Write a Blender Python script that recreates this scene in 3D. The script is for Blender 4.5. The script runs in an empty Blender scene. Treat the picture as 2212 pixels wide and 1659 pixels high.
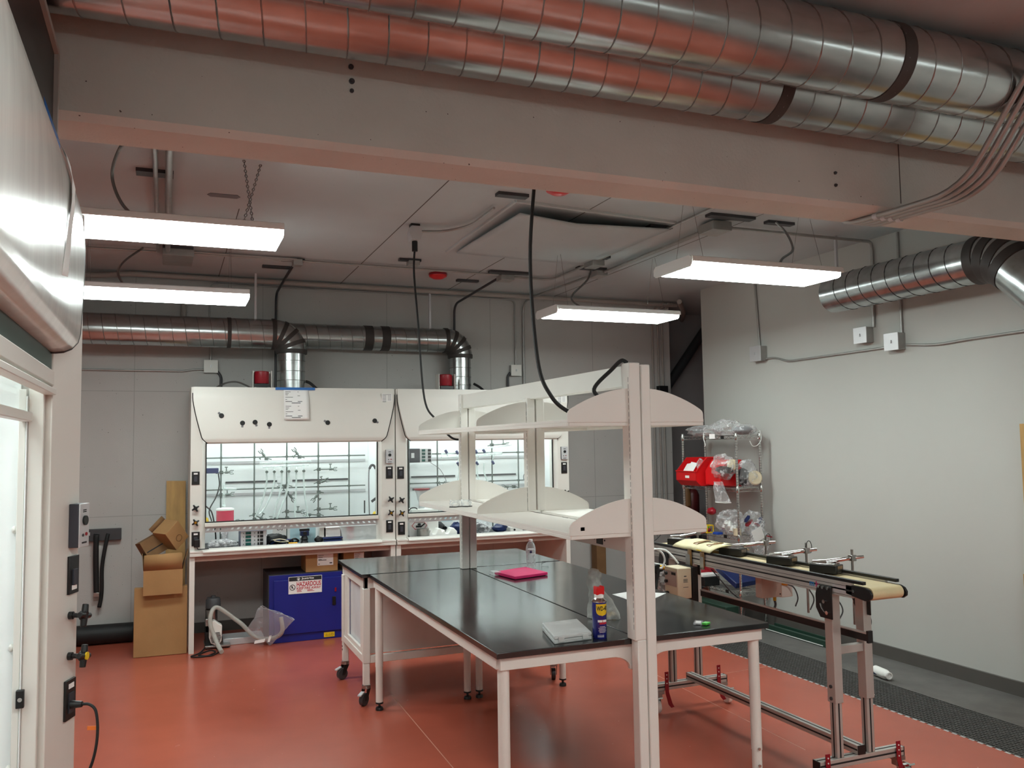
import bpy, bmesh, math, random
from mathutils import Vector, Matrix, noise
random.seed(7)
SC = bpy.context.scene
COL = SC.collection
PI = math.pi

# ------------------------------------------------------------------ materials
def hexc(h, a=1.0):
    h = h.lstrip('#')
    o = []
    for i in (0, 2, 4):
        c = int(h[i:i+2], 16) / 255
        o.append(c / 12.92 if c <= 0.04045 else ((c + 0.055) / 1.055) ** 2.4)
    return (*o, a)

def mat(name, color, rough=0.5, metal=0.0, var=0.06, scale=6.0, bump=0.0, bscale=60.0, specks=None,
        emit=None, estr=0.0, coat=0.0, spec=None, rvar=0.0, stretch=None):
    """principled surface with procedural colour variation, optional bump and dark specks"""
    m = bpy.data.materials.new(name); m.use_nodes = True
    nt = m.node_tree; N = nt.nodes; L = nt.links
    b = N['Principled BSDF']
    c = hexc(color) if isinstance(color, str) else color
    b.inputs['Roughness'].default_value = rough
    b.inputs['Metallic'].default_value = metal
    if spec is not None: b.inputs['Specular IOR Level'].default_value = spec
    if coat: b.inputs['Coat Weight'].default_value = coat; b.inputs['Coat Roughness'].default_value = 0.08
    tc = N.new('ShaderNodeTexCoord')
    vec = tc.outputs['Object']
    if stretch:
        mp = N.new('ShaderNodeMapping'); mp.inputs['Scale'].default_value = stretch
        L.new(vec, mp.inputs['Vector']); vec = mp.outputs['Vector']
    nz = N.new('ShaderNodeTexNoise'); nz.inputs['Scale'].default_value = scale; nz.inputs['Detail'].default_value = 4
    L.new(vec, nz.inputs['Vector'])
    rp = N.new('ShaderNodeValToRGB')
    rp.color_ramp.elements[0].position = 0.3; rp.color_ramp.elements[1].position = 0.7
    rp.color_ramp.elements[0].color = tuple(max(0, x * (1 - var)) for x in c[:3]) + (1,)
    rp.color_ramp.elements[1].color = tuple(min(1, x * (1 + var)) for x in c[:3]) + (1,)
    L.new(nz.outputs['Fac'], rp.inputs['Fac'])
    out = rp.outputs['Color']
    if specks:
        sn = N.new('ShaderNodeTexNoise'); sn.inputs['Scale'].default_value = specks[0]; sn.inputs['Detail'].default_value = 1
        L.new(tc.outputs['Object'], sn.inputs['Vector'])
        sr = N.new('ShaderNodeValToRGB')
        sr.color_ramp.elements[0].position = specks[1]; sr.color_ramp.elements[1].position = specks[1] + 0.02
        L.new(sn.outputs['Fac'], sr.inputs['Fac'])
        mx = N.new('ShaderNodeMix'); mx.data_type = 'RGBA'
        L.new(sr.outputs['Color'], mx.inputs['Factor'])
        L.new(out, mx.inputs[6]); mx.inputs[7].default_value = hexc(specks[2])
        out = mx.outputs[2]
    L.new(out, b.inputs['Base Color'])
    if rvar:
        mr = N.new('ShaderNodeMapRange')
        mr.inputs['To Min'].default_value = max(0.02, rough - rvar); mr.inputs['To Max'].default_value = rough + rvar
        L.new(nz.outputs['Fac'], mr.inputs['Value']); L.new(mr.outputs['Result'], b.inputs['Roughness'])
    if bump:
        bn = N.new('ShaderNodeTexNoise'); bn.inputs['Scale'].default_value = bscale; bn.inputs['Detail'].default_value = 3
        L.new(vec, bn.inputs['Vector'])
        bp = N.new('ShaderNodeBump'); bp.inputs['Strength'].default_value = bump; bp.inputs['Distance'].default_value = 0.01
        L.new(bn.outputs['Fac'], bp.inputs['Height']); L.new(bp.outputs['Normal'], b.inputs['Normal'])
    if emit:
        b.inputs['Emission Color'].default_value = hexc(emit); b.inputs['Emission Strength'].default_value = estr
    return m

def film(name, color='#ffffff', base=0.12, edge=0.75, rough=0.12, nscale=22, namp=0.5, bump=0.6):
    """thin clear plastic or glass: see-through face on, whiter on creases and at grazing angles"""
    m = bpy.data.materials.new(name); m.use_nodes = True
    nt = m.node_tree; N = nt.nodes; L = nt.links
    out = N['Material Output']; b = N['Principled BSDF']
    b.inputs['Base Color'].default_value = hexc(color); b.inputs['Roughness'].default_value = rough
    b.inputs['Specular IOR Level'].default_value = 0.9
    tr = N.new('ShaderNodeBsdfTransparent'); tr.inputs['Color'].default_value = (0.96, 0.97, 0.97, 1)
    lw = N.new('ShaderNodeLayerWeight'); lw.inputs['Blend'].default_value = 0.35
    tc = N.new('ShaderNodeTexCoord')
    nz = N.new('ShaderNodeTexNoise'); nz.inputs['Scale'].default_value = nscale; nz.inputs['Detail'].default_value = 4
    L.new(tc.outputs['Object'], nz.inputs['Vector'])
    r = N.new('ShaderNodeMapRange'); r.inputs['From Min'].default_value = 0.52; r.inputs['From Max'].default_value = 0.72
    r.inputs['To Min'].default_value = 0; r.inputs['To Max'].default_value = namp
    L.new(nz.outputs['Fac'], r.inputs['Value'])
    f = N.new('ShaderNodeMapRange'); f.inputs['To Min'].default_value = base; f.inputs['To Max'].default_value = edge
    L.new(lw.outputs['Facing'], f.inputs['Value'])
    a = N.new('ShaderNodeMath'); a.operation = 'ADD'; a.use_clamp = True
    L.new(r.outputs['Result'], a.inputs[0]); L.new(f.outputs['Result'], a.inputs[1])
    mx = N.new('ShaderNodeMixShader')
    L.new(a.outputs['Value'], mx.inputs['Fac']); L.new(tr.outputs['BSDF'], mx.inputs[1]); L.new(b.outputs['BSDF'], mx.inputs[2])
    L.new(mx.outputs['Shader'], out.inputs['Surface'])
    if bump:
        bp = N.new('ShaderNodeBump'); bp.inputs['Strength'].default_value = bump; bp.inputs['Distance'].default_value = 0.02
        L.new(nz.outputs['Fac'], bp.inputs['Height']); L.new(bp.outputs['Normal'], b.inputs['Normal'])
    return m

def pane(name, tint=(0.965, 0.985, 0.98), base=0.03):
    m = film(name, '#ffffff', base, 0.35, 0.03, 5, 0.0, 0.0)
    for n in m.node_tree.nodes:
        if n.type == 'BSDF_TRANSPARENT': n.inputs['Color'].default_value = (*tint, 1)
    return m

M = {}
M['floor'] = mat('red_epoxy_floor', '#b05845', 0.24, var=0.10, scale=1.6, bump=0.03, bscale=9, rvar=0.07, specks=(38, 0.80, '#c98a74'))
M['wall'] = mat('grey_block_paint', '#bcbab7', 0.75, var=0.05, scale=1.3, bump=0.12, bscale=120, specks=(60, 0.79, '#66625f'))
M['wall_r'] = mat('pale_grey_paint', '#bcbdb8', 0.7, var=0.02, scale=0.9, bump=0.05, bscale=160)
M['dark_wall'] = mat('charcoal_paint', '#a8a4a5', 0.8, var=0.08, scale=2)
M['ceil'] = mat('ceiling_paint', '#bac2c4', 0.8, var=0.05, scale=1.2, bump=0.05, bscale=90, specks=(48, 0.79, '#7d7572'))
M['beam'] = mat('beam_paint', '#cccdc7', 0.8, var=0.06, scale=2.2, bump=0.18, bscale=70, specks=(55, 0.775, '#4a4440'))
M['concrete'] = mat('bare_concrete', '#63605d', 0.85, var=0.22, scale=4, bump=0.2, bscale=50)
M['base'] = mat('grey_rubber_base', '#57534f', 0.5, var=0.05)
M['white'] = mat('white_powder_coat', '#e6e3dd', 0.42, var=0.02, scale=3)
M['rail'] = mat('lens_glow_white', '#f5f6f6', 0.4, var=0.01)  # white lifted so the lamp rails and end plates look lit by the lens
M['offwhite'] = mat('warm_white_steel', '#dedbd4', 0.38, var=0.02, scale=3)
M['epoxy'] = mat('black_epoxy_top', '#232627', 0.15, var=0.35, scale=5, rvar=0.05, bump=0.008, bscale=9, spec=0.8)
M['black'] = mat('black_plastic', '#131314', 0.4, var=0.1)
M['rubber'] = mat('black_rubber', '#161617', 0.6, var=0.1)
M['liner'] = mat('white_hood_liner', '#eef1f1', 0.55, var=0.02)
M['galv'] = mat('galvanised_sheet', '#b4b8b8', 0.23, 0.93, var=0.14, scale=5, rvar=0.07, bump=0.004, bscale=3, stretch=(1, 3, 3))
M['seam'] = mat('duct_seam_steel', '#8a8987', 0.35, 1.0, var=0.1)
M['tape'] = mat('dark_grey_duct_tape', '#3c3836', 0.6, var=0.12, scale=14)
M['steel'] = mat('brushed_steel', '#a8a7a4', 0.3, 1.0, var=0.1, scale=20)
M['alu'] = mat('aluminium_profile', '#c9c5c0', 0.42, 0.55, var=0.05, scale=9)
M['slot'] = mat('shadowed_slot', '#1d1c1c', 0.7, var=0.05)
M['chrome'] = mat('chrome', '#d2d2d0', 0.14, 1.0, var=0.04)
M['cond'] = mat('conduit_steel', '#a9a8a5', 0.40, 0.55, var=0.08, scale=14)
M['pipe'] = mat('painted_pipe', '#a39c96', 0.6, var=0.05)
M['card'] = mat('brown_cardboard', '#a47c50', 0.85, var=0.07, scale=5, bump=0.05, bscale=60)
M['card_d'] = mat('dark_cardboard', '#7d5c3c', 0.88, var=0.12, scale=7)
M['ply'] = mat('plywood_face', '#b8935c', 0.7, var=0.2, scale=3, stretch=(5, 5, 0.8))
M['blue'] = mat('blue_cabinet_enamel', '#12217e', 0.4, var=0.05)
M['bluegrey'] = mat('dark_cabinet_side', '#34343c', 0.55, var=0.08)
M['red'] = mat('red_plastic', '#d3161b', 0.35, var=0.05)
M['redmetal'] = mat('red_enamel', '#8f0f20', 0.3, var=0.05)
M['bluetape'] = mat('blue_masking_tape', '#2e6cb4', 0.6, var=0.05)
M['paper'] = mat('white_paper', '#eceae8', 0.8, var=0.01)
M['ink'] = mat('black_ink', '#202124', 0.7, var=0.02)
M['redink'] = mat('red_ink', '#b8182c', 0.7, var=0.02)
M['yellow'] = mat('yellow_plastic', '#e6c018', 0.45, var=0.05)
M['brass'] = mat('brass', '#c69436', 0.3, 1.0, var=0.08)
M['belt'] = mat('cream_belt', '#cfbd94', 0.55, var=0.05, scale=12)
M['cream'] = mat('cream_enamel', '#dccdb0', 0.42, var=0.03)
M['tan'] = mat('taupe_box', '#b49c90', 0.5, var=0.04)
M['pink'] = mat('hot_pink_foam', '#e0246e', 0.6, var=0.04)
M['redfluid'] = mat('red_solution_plastic', '#d62a50', 0.2, var=0.06, coat=0.3)
M['navy'] = mat('navy_plastic', '#1b2b5c', 0.35, var=0.12)
M['green_lcd'] = mat('dark_green_window', '#12504a', 0.2, var=0.25, scale=30)
M['grey'] = mat('mid_grey_plastic', '#77767a', 0.5, var=0.05)
M['dgrey'] = mat('dark_grey_metal', '#3d3d40', 0.5, var=0.08)
M['silver'] = mat('silver_label', '#c9c9cb', 0.4, 0.3, var=0.03)
M['green'] = mat('dark_green_metal', '#1e3a2e', 0.5, var=0.1)
M['lime'] = mat('lime_label', '#54c846', 0.5)
M['orange'] = mat('orange_tag', '#e0702a', 0.6)
M['wood'] = mat('wooden_handle', '#7a5632', 0.6, var=0.15, scale=4, stretch=(6, 6, 1))
M['foam'] = mat('white_foam', '#f0f0ec', 0.8, var=0.03)
M['tubing'] = mat('milky_tubing', '#d6d4cb', 0.3, var=0.04)
M['whitetube'] = mat('white_tubing', '#ebebe8', 0.35, var=0.02)
M['mailer'] = mat('printed_paper_wrap', '#ddd3a8', 0.6, var=0.10, scale=26)
M['browntape'] = mat('brown_packing_tape', '#8d6a3c', 0.3, var=0.15)
M['lens'] = mat('lit_diffuser', '#ffffff', 0.4, var=0.0, emit='#eefaf6', estr=11.0)
M['walkinlamp'] = mat('lit_walk_in_lamp', '#ffffff', 0.4, var=0.0, emit='#f0ffff', estr=3.0)
M['hoodlamp'] = mat('lit_hood_lamp', '#ffffff', 0.4, var=0.0, emit='#f4ffff', estr=6.8)
M['bag'] = film('clear_plastic_bag', '#f2f2f4', 0.10, 0.55, 0.12, 24, 0.55, 0.9)
M['bag2'] = film('clear_sheet_bag', '#e4e4ea', 0.16, 0.45, 0.2, 9, 0.25, 0.4)
M['frost'] = film('frosted_plastic', '#dfe1e0', 0.55, 0.9, 0.35, 9, 0.15, 0.1)
M['bottle'] = film('clear_bottle_plastic', '#f4f8fa', 0.12, 0.7, 0.05, 40, 0.2, 0.2)
M['glassware'] = film('laboratory_glass', '#f0fbf8', 0.22, 0.8, 0.05, 20, 0.1, 0.0)
M['hose'] = film('clear_hose', '#dfe9e6', 0.5, 0.9, 0.2, 20, 0.1, 0.0)
M['sash'] = pane('sash_glass')
M['panelfilm'] = mat('filmed_white_panel', '#d3d3ce', 0.24, var=0.04, scale=3, bump=0.05, bscale=4, rvar=0.03, coat=0.25, stretch=(1, 6, 1))
M['grate'] = mat('steel_grating', '#6d6b69', 0.5, 0.5, var=0.15, scale=30)
M['dark'] = mat('drain_channel', '#232221', 0.9)
M['clamp'] = mat('grey_clamp_metal', '#6b7570', 0.4, 0.7, var=0.2, scale=30)

# ------------------------------------------------------------------ mesh builder
ORG = {}
def V(*a): return Vector(a)
class MB:
    def __init__(s): s.v = []; s.f = []
    def add(s, vs, fs):
        o = len(s.v); s.v += [Vector(v) for v in vs]; s.f += [[i + o for i in f] for f in fs]; return s
    def box(s, x0, x1, y0, y1, z0, z1):
        return s.add([(x0,y0,z0),(x1,y0,z0),(x1,y1,z0),(x0,y1,z0),(x0,y0,z1),(x1,y0,z1),(x1,y1,z1),(x0,y1,z1)],
                     [(0,3,2,1),(4,5,6,7),(0,1,5,4),(1,2,6,5),(2,3,7,6),(3,0,4,7)])
    def obox(s, c, hx, hy, hz):
        c = Vector(c); hx = Vector(hx); hy = Vector(hy); hz = Vector(hz)
        P = [c + a*hx + b*hy + d*hz for d in (-1,1) for (a,b) in ((-1,-1),(1,-1),(1,1),(-1,1))]
        return s.add(P, [(0,3,2,1),(4,5,6,7),(0,1,5,4),(1,2,6,5),(2,3,7,6),(3,0,4,7)])
    def cyl(s, p0, p1, r0, r1=None, n=16, caps=True):
        p0 = Vector(p0); p1 = Vector(p1); r1 = r0 if r1 is None else r1
        d = (p1 - p0).normalized(); a = d.orthogonal().normalized(); b = d.cross(a)
        vs = []
        for p, r in ((p0, r0), (p1, r1)):
            for i in range(n):
                t = 2*PI*i/n; vs.append(p + a*(r*math.cos(t)) + b*(r*math.sin(t)))
        fs = [(i, (i+1) % n, n + (i+1) % n, n + i) for i in range(n)]
        if caps: fs += [tuple(range(n-1, -1, -1)), tuple(range(n, 2*n))]
        return s.add(vs, fs)
    def tube(s, pts, r, n=8, closed=False, caps=True):
        pts = [Vector(p) for p in pts]; k = len(pts)
        rs = r if isinstance(r, (list, tuple)) else [r]*k
        T = []
        for i in range(k):
            a = pts[(i-1) % k] if (closed or i > 0) else pts[i]
            b = pts[(i+1) % k] if (closed or i < k-1) else pts[i]
            T.append((b - a).normalized())
        nv = T[0].orthogonal().normalized(); vs = []
        for i in range(k):
            if i: nv = T[i-1].rotation_difference(T[i]) @ nv
            nv = (nv - T[i]*nv.dot(T[i])).normalized(); bv = T[i].cross(nv)
            for j in range(n):
                t = 2*PI*j/n; vs.append(pts[i] + nv*(rs[i]*math.cos(t)) + bv*(rs[i]*math.sin(t)))
        fs = []
        for i in range(k if closed else k-1):
            o = i*n; p = ((i+1) % k)*n
            for j in range(n): fs.append((o+j, o+(j+1) % n, p+(j+1) % n, p+j))
        if caps and not closed: fs += [tuple(range(n-1, -1, -1)), tuple(range((k-1)*n, k*n))]
        return s.add(vs, fs)
    def lathe(s, prof, o=(0,0,0), n=24, axis=None):
        o = Vector(o); vs = []; k = len(prof)
        ax = Vector(axis).normalized() if axis is not None else Vector((0,0,1))
        q = Vector((0,0,1)).rotation_difference(ax)
        for (r, z) in prof:
            for j in range(n):
                t = 2*PI*j/n; vs.append(o + q @ Vector((r*math.cos(t), r*math.sin(t), z)))
        fs = []
        for i in range(k-1):
            for j in range(n): fs.append((i*n+j, i*n+(j+1) % n, (i+1)*n+(j+1) % n, (i+1)*n+j))
        fs += [tuple(range(n-1, -1, -1)), tuple(range((k-1)*n, k*n))]
        return s.add(vs, fs)
    def prism(s, poly, axis, a, b):
        """2D polygon extruded along an axis: 'x' poly=(y,z), 'y' poly=(x,z), 'z' poly=(x,y)"""
        n = len(poly)
        def P(p, t): return {'x': (t, p[0], p[1]), 'y': (p[0], t, p[1]), 'z': (p[0], p[1], t)}[axis]
        vs = [P(p, a) for p in poly] + [P(p, b) for p in poly]
        return s.add(vs, [tuple(range(n-1, -1, -1)), tuple(range(n, 2*n))] + [(i, (i+1) % n, n+(i+1) % n, n+i) for i in range(n)])
    def sphere(s, c, r, n=12, sc=(1,1,1)):
        prof = [(max(1e-4, r*math.sin(PI*i/n)), -r*math.cos(PI*i/n)) for i in range(n+1)]
        o = len(s.v); s.lathe(prof, (0,0,0), n+4)
        for i in range(o, len(s.v)):
            v = s.v[i]; s.v[i] = Vector(c) + Vector((v.x*sc[0], v.y*sc[1], v.z*sc[2]))
        return s
    def grid(s, fn, nu, nv):
        vs = [fn(i/nu, j/nv) for i in range(nu+1) for j in range(nv+1)]
        fs = [(i*(nv+1)+j, (i+1)*(nv+1)+j, (i+1)*(nv+1)+j+1, i*(nv+1)+j+1) for i in range(nu) for j in range(nv)]
        return s.add(vs, fs)
    def xf(s, mtx):
        s.v = [mtx @ v for v in s.v]; return s
    def mesh(s, name, m, org, smooth):
        me = bpy.data.meshes.new(name)
        me.from_pydata([v - org for v in s.v], [], s.f)
        bm = bmesh.new(); bm.from_mesh(me); bmesh.ops.recalc_face_normals(bm, faces=bm.faces[:]); bm.to_mesh(me); bm.free()
        for mm in (m if isinstance(m, (list, tuple)) else [m]): me.materials.append(mm)
        if smooth:
            for p in me.polygons: p.use_smooth = True
            me.set_sharp_from_angle(angle=math.radians(smooth))
        return me
    def build(s, name, m, parent=None, smooth=38, bevel=0.0, solid=0.0, sub=0, label=None):
        if parent is None:
            xs = [v.x for v in s.v]; ys = [v.y for v in s.v]; zs = [v.z for v in s.v]
            org = Vector(((min(xs)+max(xs))/2, (min(ys)+max(ys))/2, min(zs)))
        else: org = ORG[parent.name]
        ob = bpy.data.objects.new(name, s.mesh(name, m, org, smooth)); COL.objects.link(ob)
        if parent is None: ob.location = org
        else: ob.parent = parent
        ORG[ob.name] = org
        if bevel:
            md = ob.modifiers.new('bevel', 'BEVEL'); md.width = bevel; md.segments = 2; md.limit_method = 'ANGLE'; md.angle_limit = math.radians(40)
        if solid:
            md = ob.modifiers.new('thickness', 'SOLIDIFY'); md.thickness = solid; md.offset = 0
        if sub:
            md = ob.modifiers.new('sub', 'SUBSURF'); md.levels = sub; md.render_levels = sub
        if label: ob['label'] = label
        return ob

def tag(o, label, cat, group=None, kind=None):
    o['label'] = label; o['category'] = cat
    if group: o['group'] = group
    if kind: o['kind'] = kind
    return o
def thing(name, loc, label, cat, group=None):
    o = bpy.data.objects.new(name, None); COL.objects.link(o); o.location = loc; o.empty_display_size = 0.1
    ORG[o.name] = Vector(loc)
    return tag(o, label, cat, group)
def single(mb, name, m, label, cat, group=None, **k):
    return tag(mb.build(name, m, None, **k), label, cat, group)
def struct(mb, name, m, label=None, **k):
    o = mb.build(name, m, None, **k); o['kind'] = 'structure'; return o
def copy_tree(o, parent=None):
    c = o.copy(); COL.objects.link(c)
    if parent is not None: c.parent = parent
    ORG[c.name] = ORG[o.name].copy()
    for ch in list(o.children): copy_tree(ch, c)
    return c
def dup(o, delta, label, rz=0.0):
    c = copy_tree(o); c.location = o.location + Vector(delta)
    if rz: c.rotation_euler.z += rz
    c['label'] = label; return c
def crv(pts, n=8):
    """smooth curve through points (Catmull-Rom)"""
    P = [Vector(p) for p in pts]; P = [P[0]*2 - P[1]] + P + [P[-1]*2 - P[-2]]; o = []
    for i in range(1, len(P)-2):
        a, b, c, d = P[i-1:i+3]
        for k in range(n):
            t = k/n
            o.append(0.5*((2*b) + (c-a)*t + (2*a-5*b+4*c-d)*t*t + (3*b-a-3*c+d)*t**3))
    o.append(P[-2]); return o
def bend(pts, r=0.08, n=6):
    """polyline with rounded corners"""
    P = [Vector(p) for p in pts]; o = [P[0]]
    for i in range(1, len(P)-1):
        a, b, c = P[i-1:i+2]
        q = min(r, (a-b).length*0.49, (c-b).length*0.49)
        s, e = b + (a-b).normalized()*q, b + (c-b).normalized()*q
        for k in range(n+1):
            t = k/n; o.append(s*(1-t)**2 + b*2*t*(1-t) + e*t*t)
    o.append(P[-1]); return o
def text(txt, name, m, parent, origin, right, up, size, width=None, label=None):
    """lettering as a thin mesh; origin is the centre of the line"""
    cu = bpy.data.curves.new(name, 'FONT'); cu.body = txt; cu.size = 1.0; cu.align_x = 'CENTER'; cu.align_y = 'CENTER'; cu.extrude = 0.01; cu.offset = 0.022
    to = bpy.data.objects.new(name + '_curve', cu); COL.objects.link(to)
    dg = bpy.context.evaluated_depsgraph_get(); me = bpy.data.meshes.new_from_object(to.evaluated_get(dg))
    bpy.data.objects.remove(to); bpy.data.curves.remove(cu)
    xs = [v.co.x for v in me.vertices]; ys = [v.co.y for v in me.vertices]
    w = max(xs)-min(xs); cx = (max(xs)+min(xs))/2; h = max(ys)-min(ys); cy = (max(ys)+min(ys))/2
    sy = size / h; sx = (width / w) if width else sy
    r = Vector(right).normalized(); u = Vector(up).normalized(); nn = r.cross(u); org = ORG[parent.name]
    for v in me.vertices:
        v.co = Vector(origin) + r*((v.co.x-cx)*sx) + u*((v.co.y-cy)*sy) + nn*(v.co.z*0.04) - org
    me.materials.clear(); me.materials.append(m); me.name = name
    ob = bpy.data.objects.new(name, me); COL.objects.link(ob); ob.parent = parent; ORG[ob.name] = org
    if label: ob['label'] = label
    return ob
def blob(mb, c, sc, seed=0, amp=0.25, freq=2.2, nu=22, nv=14, zmin=None):
    """crumpled closed sack around c"""
    o = len(mb.v); mb.sphere((0,0,0), 1.0, nv)
    for i in range(o, len(mb.v)):
        v = mb.v[i]; n = noise.noise(v*freq + Vector((seed*7.3, seed*3.1, seed))) + 0.6*abs(noise.noise(v*freq*2.7 + Vector((seed, seed*5, 2))))
        w = v*(1 + amp*n); p = Vector(c) + Vector((w.x*sc[0], w.y*sc[1], w.z*sc[2]))
        if zmin is not None: p.z = max(p.z, zmin)
        mb.v[i] = p
    return mb
# ================================================================== the room
ZC = 3.48; XR = 5.507; YB = 9.05
struct(MB().box(-3.0, 4.47, -4.0, YB+2.2, -0.1, 0.0).box(4.97, 8.6, -4.0, YB+2.2, -0.1, -0.004), 'floor', M['floor'])
f2 = struct(MB().box(4.952, XR, -4.0, 7.96, -0.1, 0.0), 'trim_1', M['concrete'], label='bare concrete strip between the grating and the right wall')
struct(MB().box(4.47, 4.952, -4.0, 7.96, -0.16, -0.06), 'trim_2', M['dark'], label='drain channel under the grating')
struct(MB().box(-3.0, 8.6, -4.0, YB+2.2, ZC, ZC+0.1), 'ceiling', M['ceil'])
struct(MB().box(-3.1, 5.78, YB, YB+0.15, 0, ZC), 'wall_back', M['wall'])
struct(MB().box(XR, XR+0.15, -4.0, 7.96, 0, ZC), 'wall_right', M['wall_r'])
struct(MB().box(-3.1, -3.0, -4.0, YB, 0, ZC), 'wall_left', M['wall'])
struct(MB().box(-3.0, XR, -4.1, -4.0, 0, ZC), 'wall_front', M['wall_r'])
struct(MB().box(5.3, 8.6, 9.6, 9.7, 0, ZC).box(8.5, 8.6, 7.9, 9.6, 0, ZC), 'wall_recess', M['dark_wall'])
struct(MB().prism([(XR-0.006, 0), (XR, 0), (XR, 0.105), (XR-0.006, 0.10)], 'y', -4.0, 7.95), 'baseboard_right', M['base'])
struct(MB().box(-0.9, 5.77, YB-0.006, YB, 0, 0.10), 'baseboard_back', M['base'])
b = MB().prism([(3.11, 2.925), (3.135, 2.9), (3.335, 2.9), (3.36, 2.925), (3.36, ZC), (3.11, ZC)], 'x', -3.0, XR)
struct(b, 'trim_3', M['beam'], label='painted concrete beam across the ceiling')
# thin panel joints on the ceiling and faint block joints on the back wall
jm = mat('joint_shadow', '#5e5855', 0.9)
for k, (x0, x1, y0, y1) in enumerate(((1.645, 1.652, 3.4, YB), (2.812, 2.819, 3.4, YB), (0.452, 0.458, 6.2, YB), (4.10, 4.106, 3.4, YB), (2.6, 2.606, -4, 2.3), (-3, XR, 1.9, 1.906))):
    struct(MB().box(x0, x1, y0, y1, ZC-0.0015, ZC+0.01), 'trim_%d' % (4+k), jm, smooth=None)
jw = mat('block_joint', '#a8a6a3', 0.85)
m = MB()
for x in (-0.30, 0.9, 2.2, 3.4, 4.7): m.box(x, x+0.008, YB-0.0012, YB+0.01, 0.1, ZC)
for z in (1.16, 2.36): m.box(-3, 5.78, YB-0.0012, YB+0.01, z, z+0.008)
struct(m, 'trim_10', jw, smooth=None)
fl = mat('floor_joint', '#c98a74', 0.35)
m = MB()
m.add([(1.49,4.0,0.0006),(1.496,4.0,0.0006),(1.536,6.2,0.0006),(1.53,6.2,0.0006)], [(0,1,2,3)])
m.add([(3.46,4.1,0.0006),(3.465,4.1,0.0006),(3.555,6.3,0.0006),(3.55,6.3,0.0006)], [(0,1,2,3)])
m.add([(3.3,5.6,0.0006),(4.45,5.69,0.0006),(4.45,5.695,0.0006),(3.3,5.605,0.0006)], [(0,1,2,3)])
struct(m, 'trim_11', fl, smooth=None)
# steel floor grating: bearing bars and cross bars in one lift-out run
m = MB()
for i in range(17):
    x = 4.482 + i*0.029; m.box(x, x+0.006, 0.4, 7.9, -0.055, 0.0)
for j in range(250):
    y = 0.4 + j*0.03; m.box(4.482, 4.952, y, y+0.005, -0.02, -0.002)
m.box(4.474, 4.484, 0.4, 7.9, -0.06, 0.002)
tag(m.build('floor_grating', M['grate'], smooth=None), 'dark steel floor grating running along the right wall', 'grating')
m = MB()
for j in range(125):
    y = 0.42 + j*0.0595; m.box(4.458, 4.472, y, y+0.034, -0.01, 0.0016)
tag(m.build('grating_edge', M['silver'], smooth=None), 'dashed bright edging between red floor and grating', 'edging')

# ================================================================== overhead ducts
def helix(m, x0, x1, y, z, r, pitch, hr=0.0035, n=20, ph=0.0):
    pts = []; k = int((x1-x0)/pitch*n)
    for i in range(k+1):
        t = 2*PI*i/n + ph; pts.append((x0 + (x1-x0)*i/k, y + r*math.cos(t), z + r*math.sin(t)))
    m.tube(pts, hr, 5); return m
def xduct(label, y, z, r, x0, x1, bands, pitch, hang):
    t = thing('ventilation_duct', ((x0+x1)/2, y, z-r), label, 'duct', None)
    MB().cyl((x0,y,z), (x1,y,z), r, n=48).build('duct_pipe', M['galv'], t)
    helix(MB(), x0, x1, y, z, r, pitch).build('spiral_seam', M['seam'], t)
    for bx, bw in bands: MB().cyl((bx,y,z), (bx+bw,y,z), r+0.003, n=48).build('tape_band', M['tape'], t)
    for hx in hang:
        MB().cyl((hx,y,z), (hx+0.025,y,z), r+0.005, n=40, caps=False).box(hx, hx+0.025, y-0.008, y+0.008, z+r-0.01, ZC).build('hanger_strap', M['seam'], t)
    return t
xduct('nearer of two big spiral ducts under the ceiling', 2.53, 3.31, 0.15, -2.9, 5.45, ((2.62, 0.06),), 0.14, (-0.9, 4.9))
xduct('farther of two big spiral ducts, beside the beam', 2.885, 3.31, 0.15, -2.9, 5.45, ((2.34, 0.06),), 0.14, (-0.9, 4.9))

# four conduits strapped under the beam, rising past the ducts
cs = []
for i in range(4):
    x = 3.205 + i*0.05
    z = 2.886
    p = bend([(x-0.10, 3.385, 3.3), (x-0.02, 3.385, z), (x+0.01, 3.10, z), (x+0.03, 2.68, z), (x+0.03, 2.17, ZC)], 0.17)
    t = thing('bundled_conduit', (x, 3.1, z-0.012), 'steel conduit bent under the beam, %s of the bundle of four' % ('leftmost', 'second from left', 'third from left', 'rightmost')[i], 'conduit', 'conduits bundled under the beam')
    MB().tube(p, 0.0125, 10).build('conduit_tube', M['cond'], t)
    MB().cyl((x+0.006, 3.16, z), (x+0.008, 3.135, z), 0.017, n=12).build('strap', M['silver'], t)
    cs.append(t)

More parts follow.
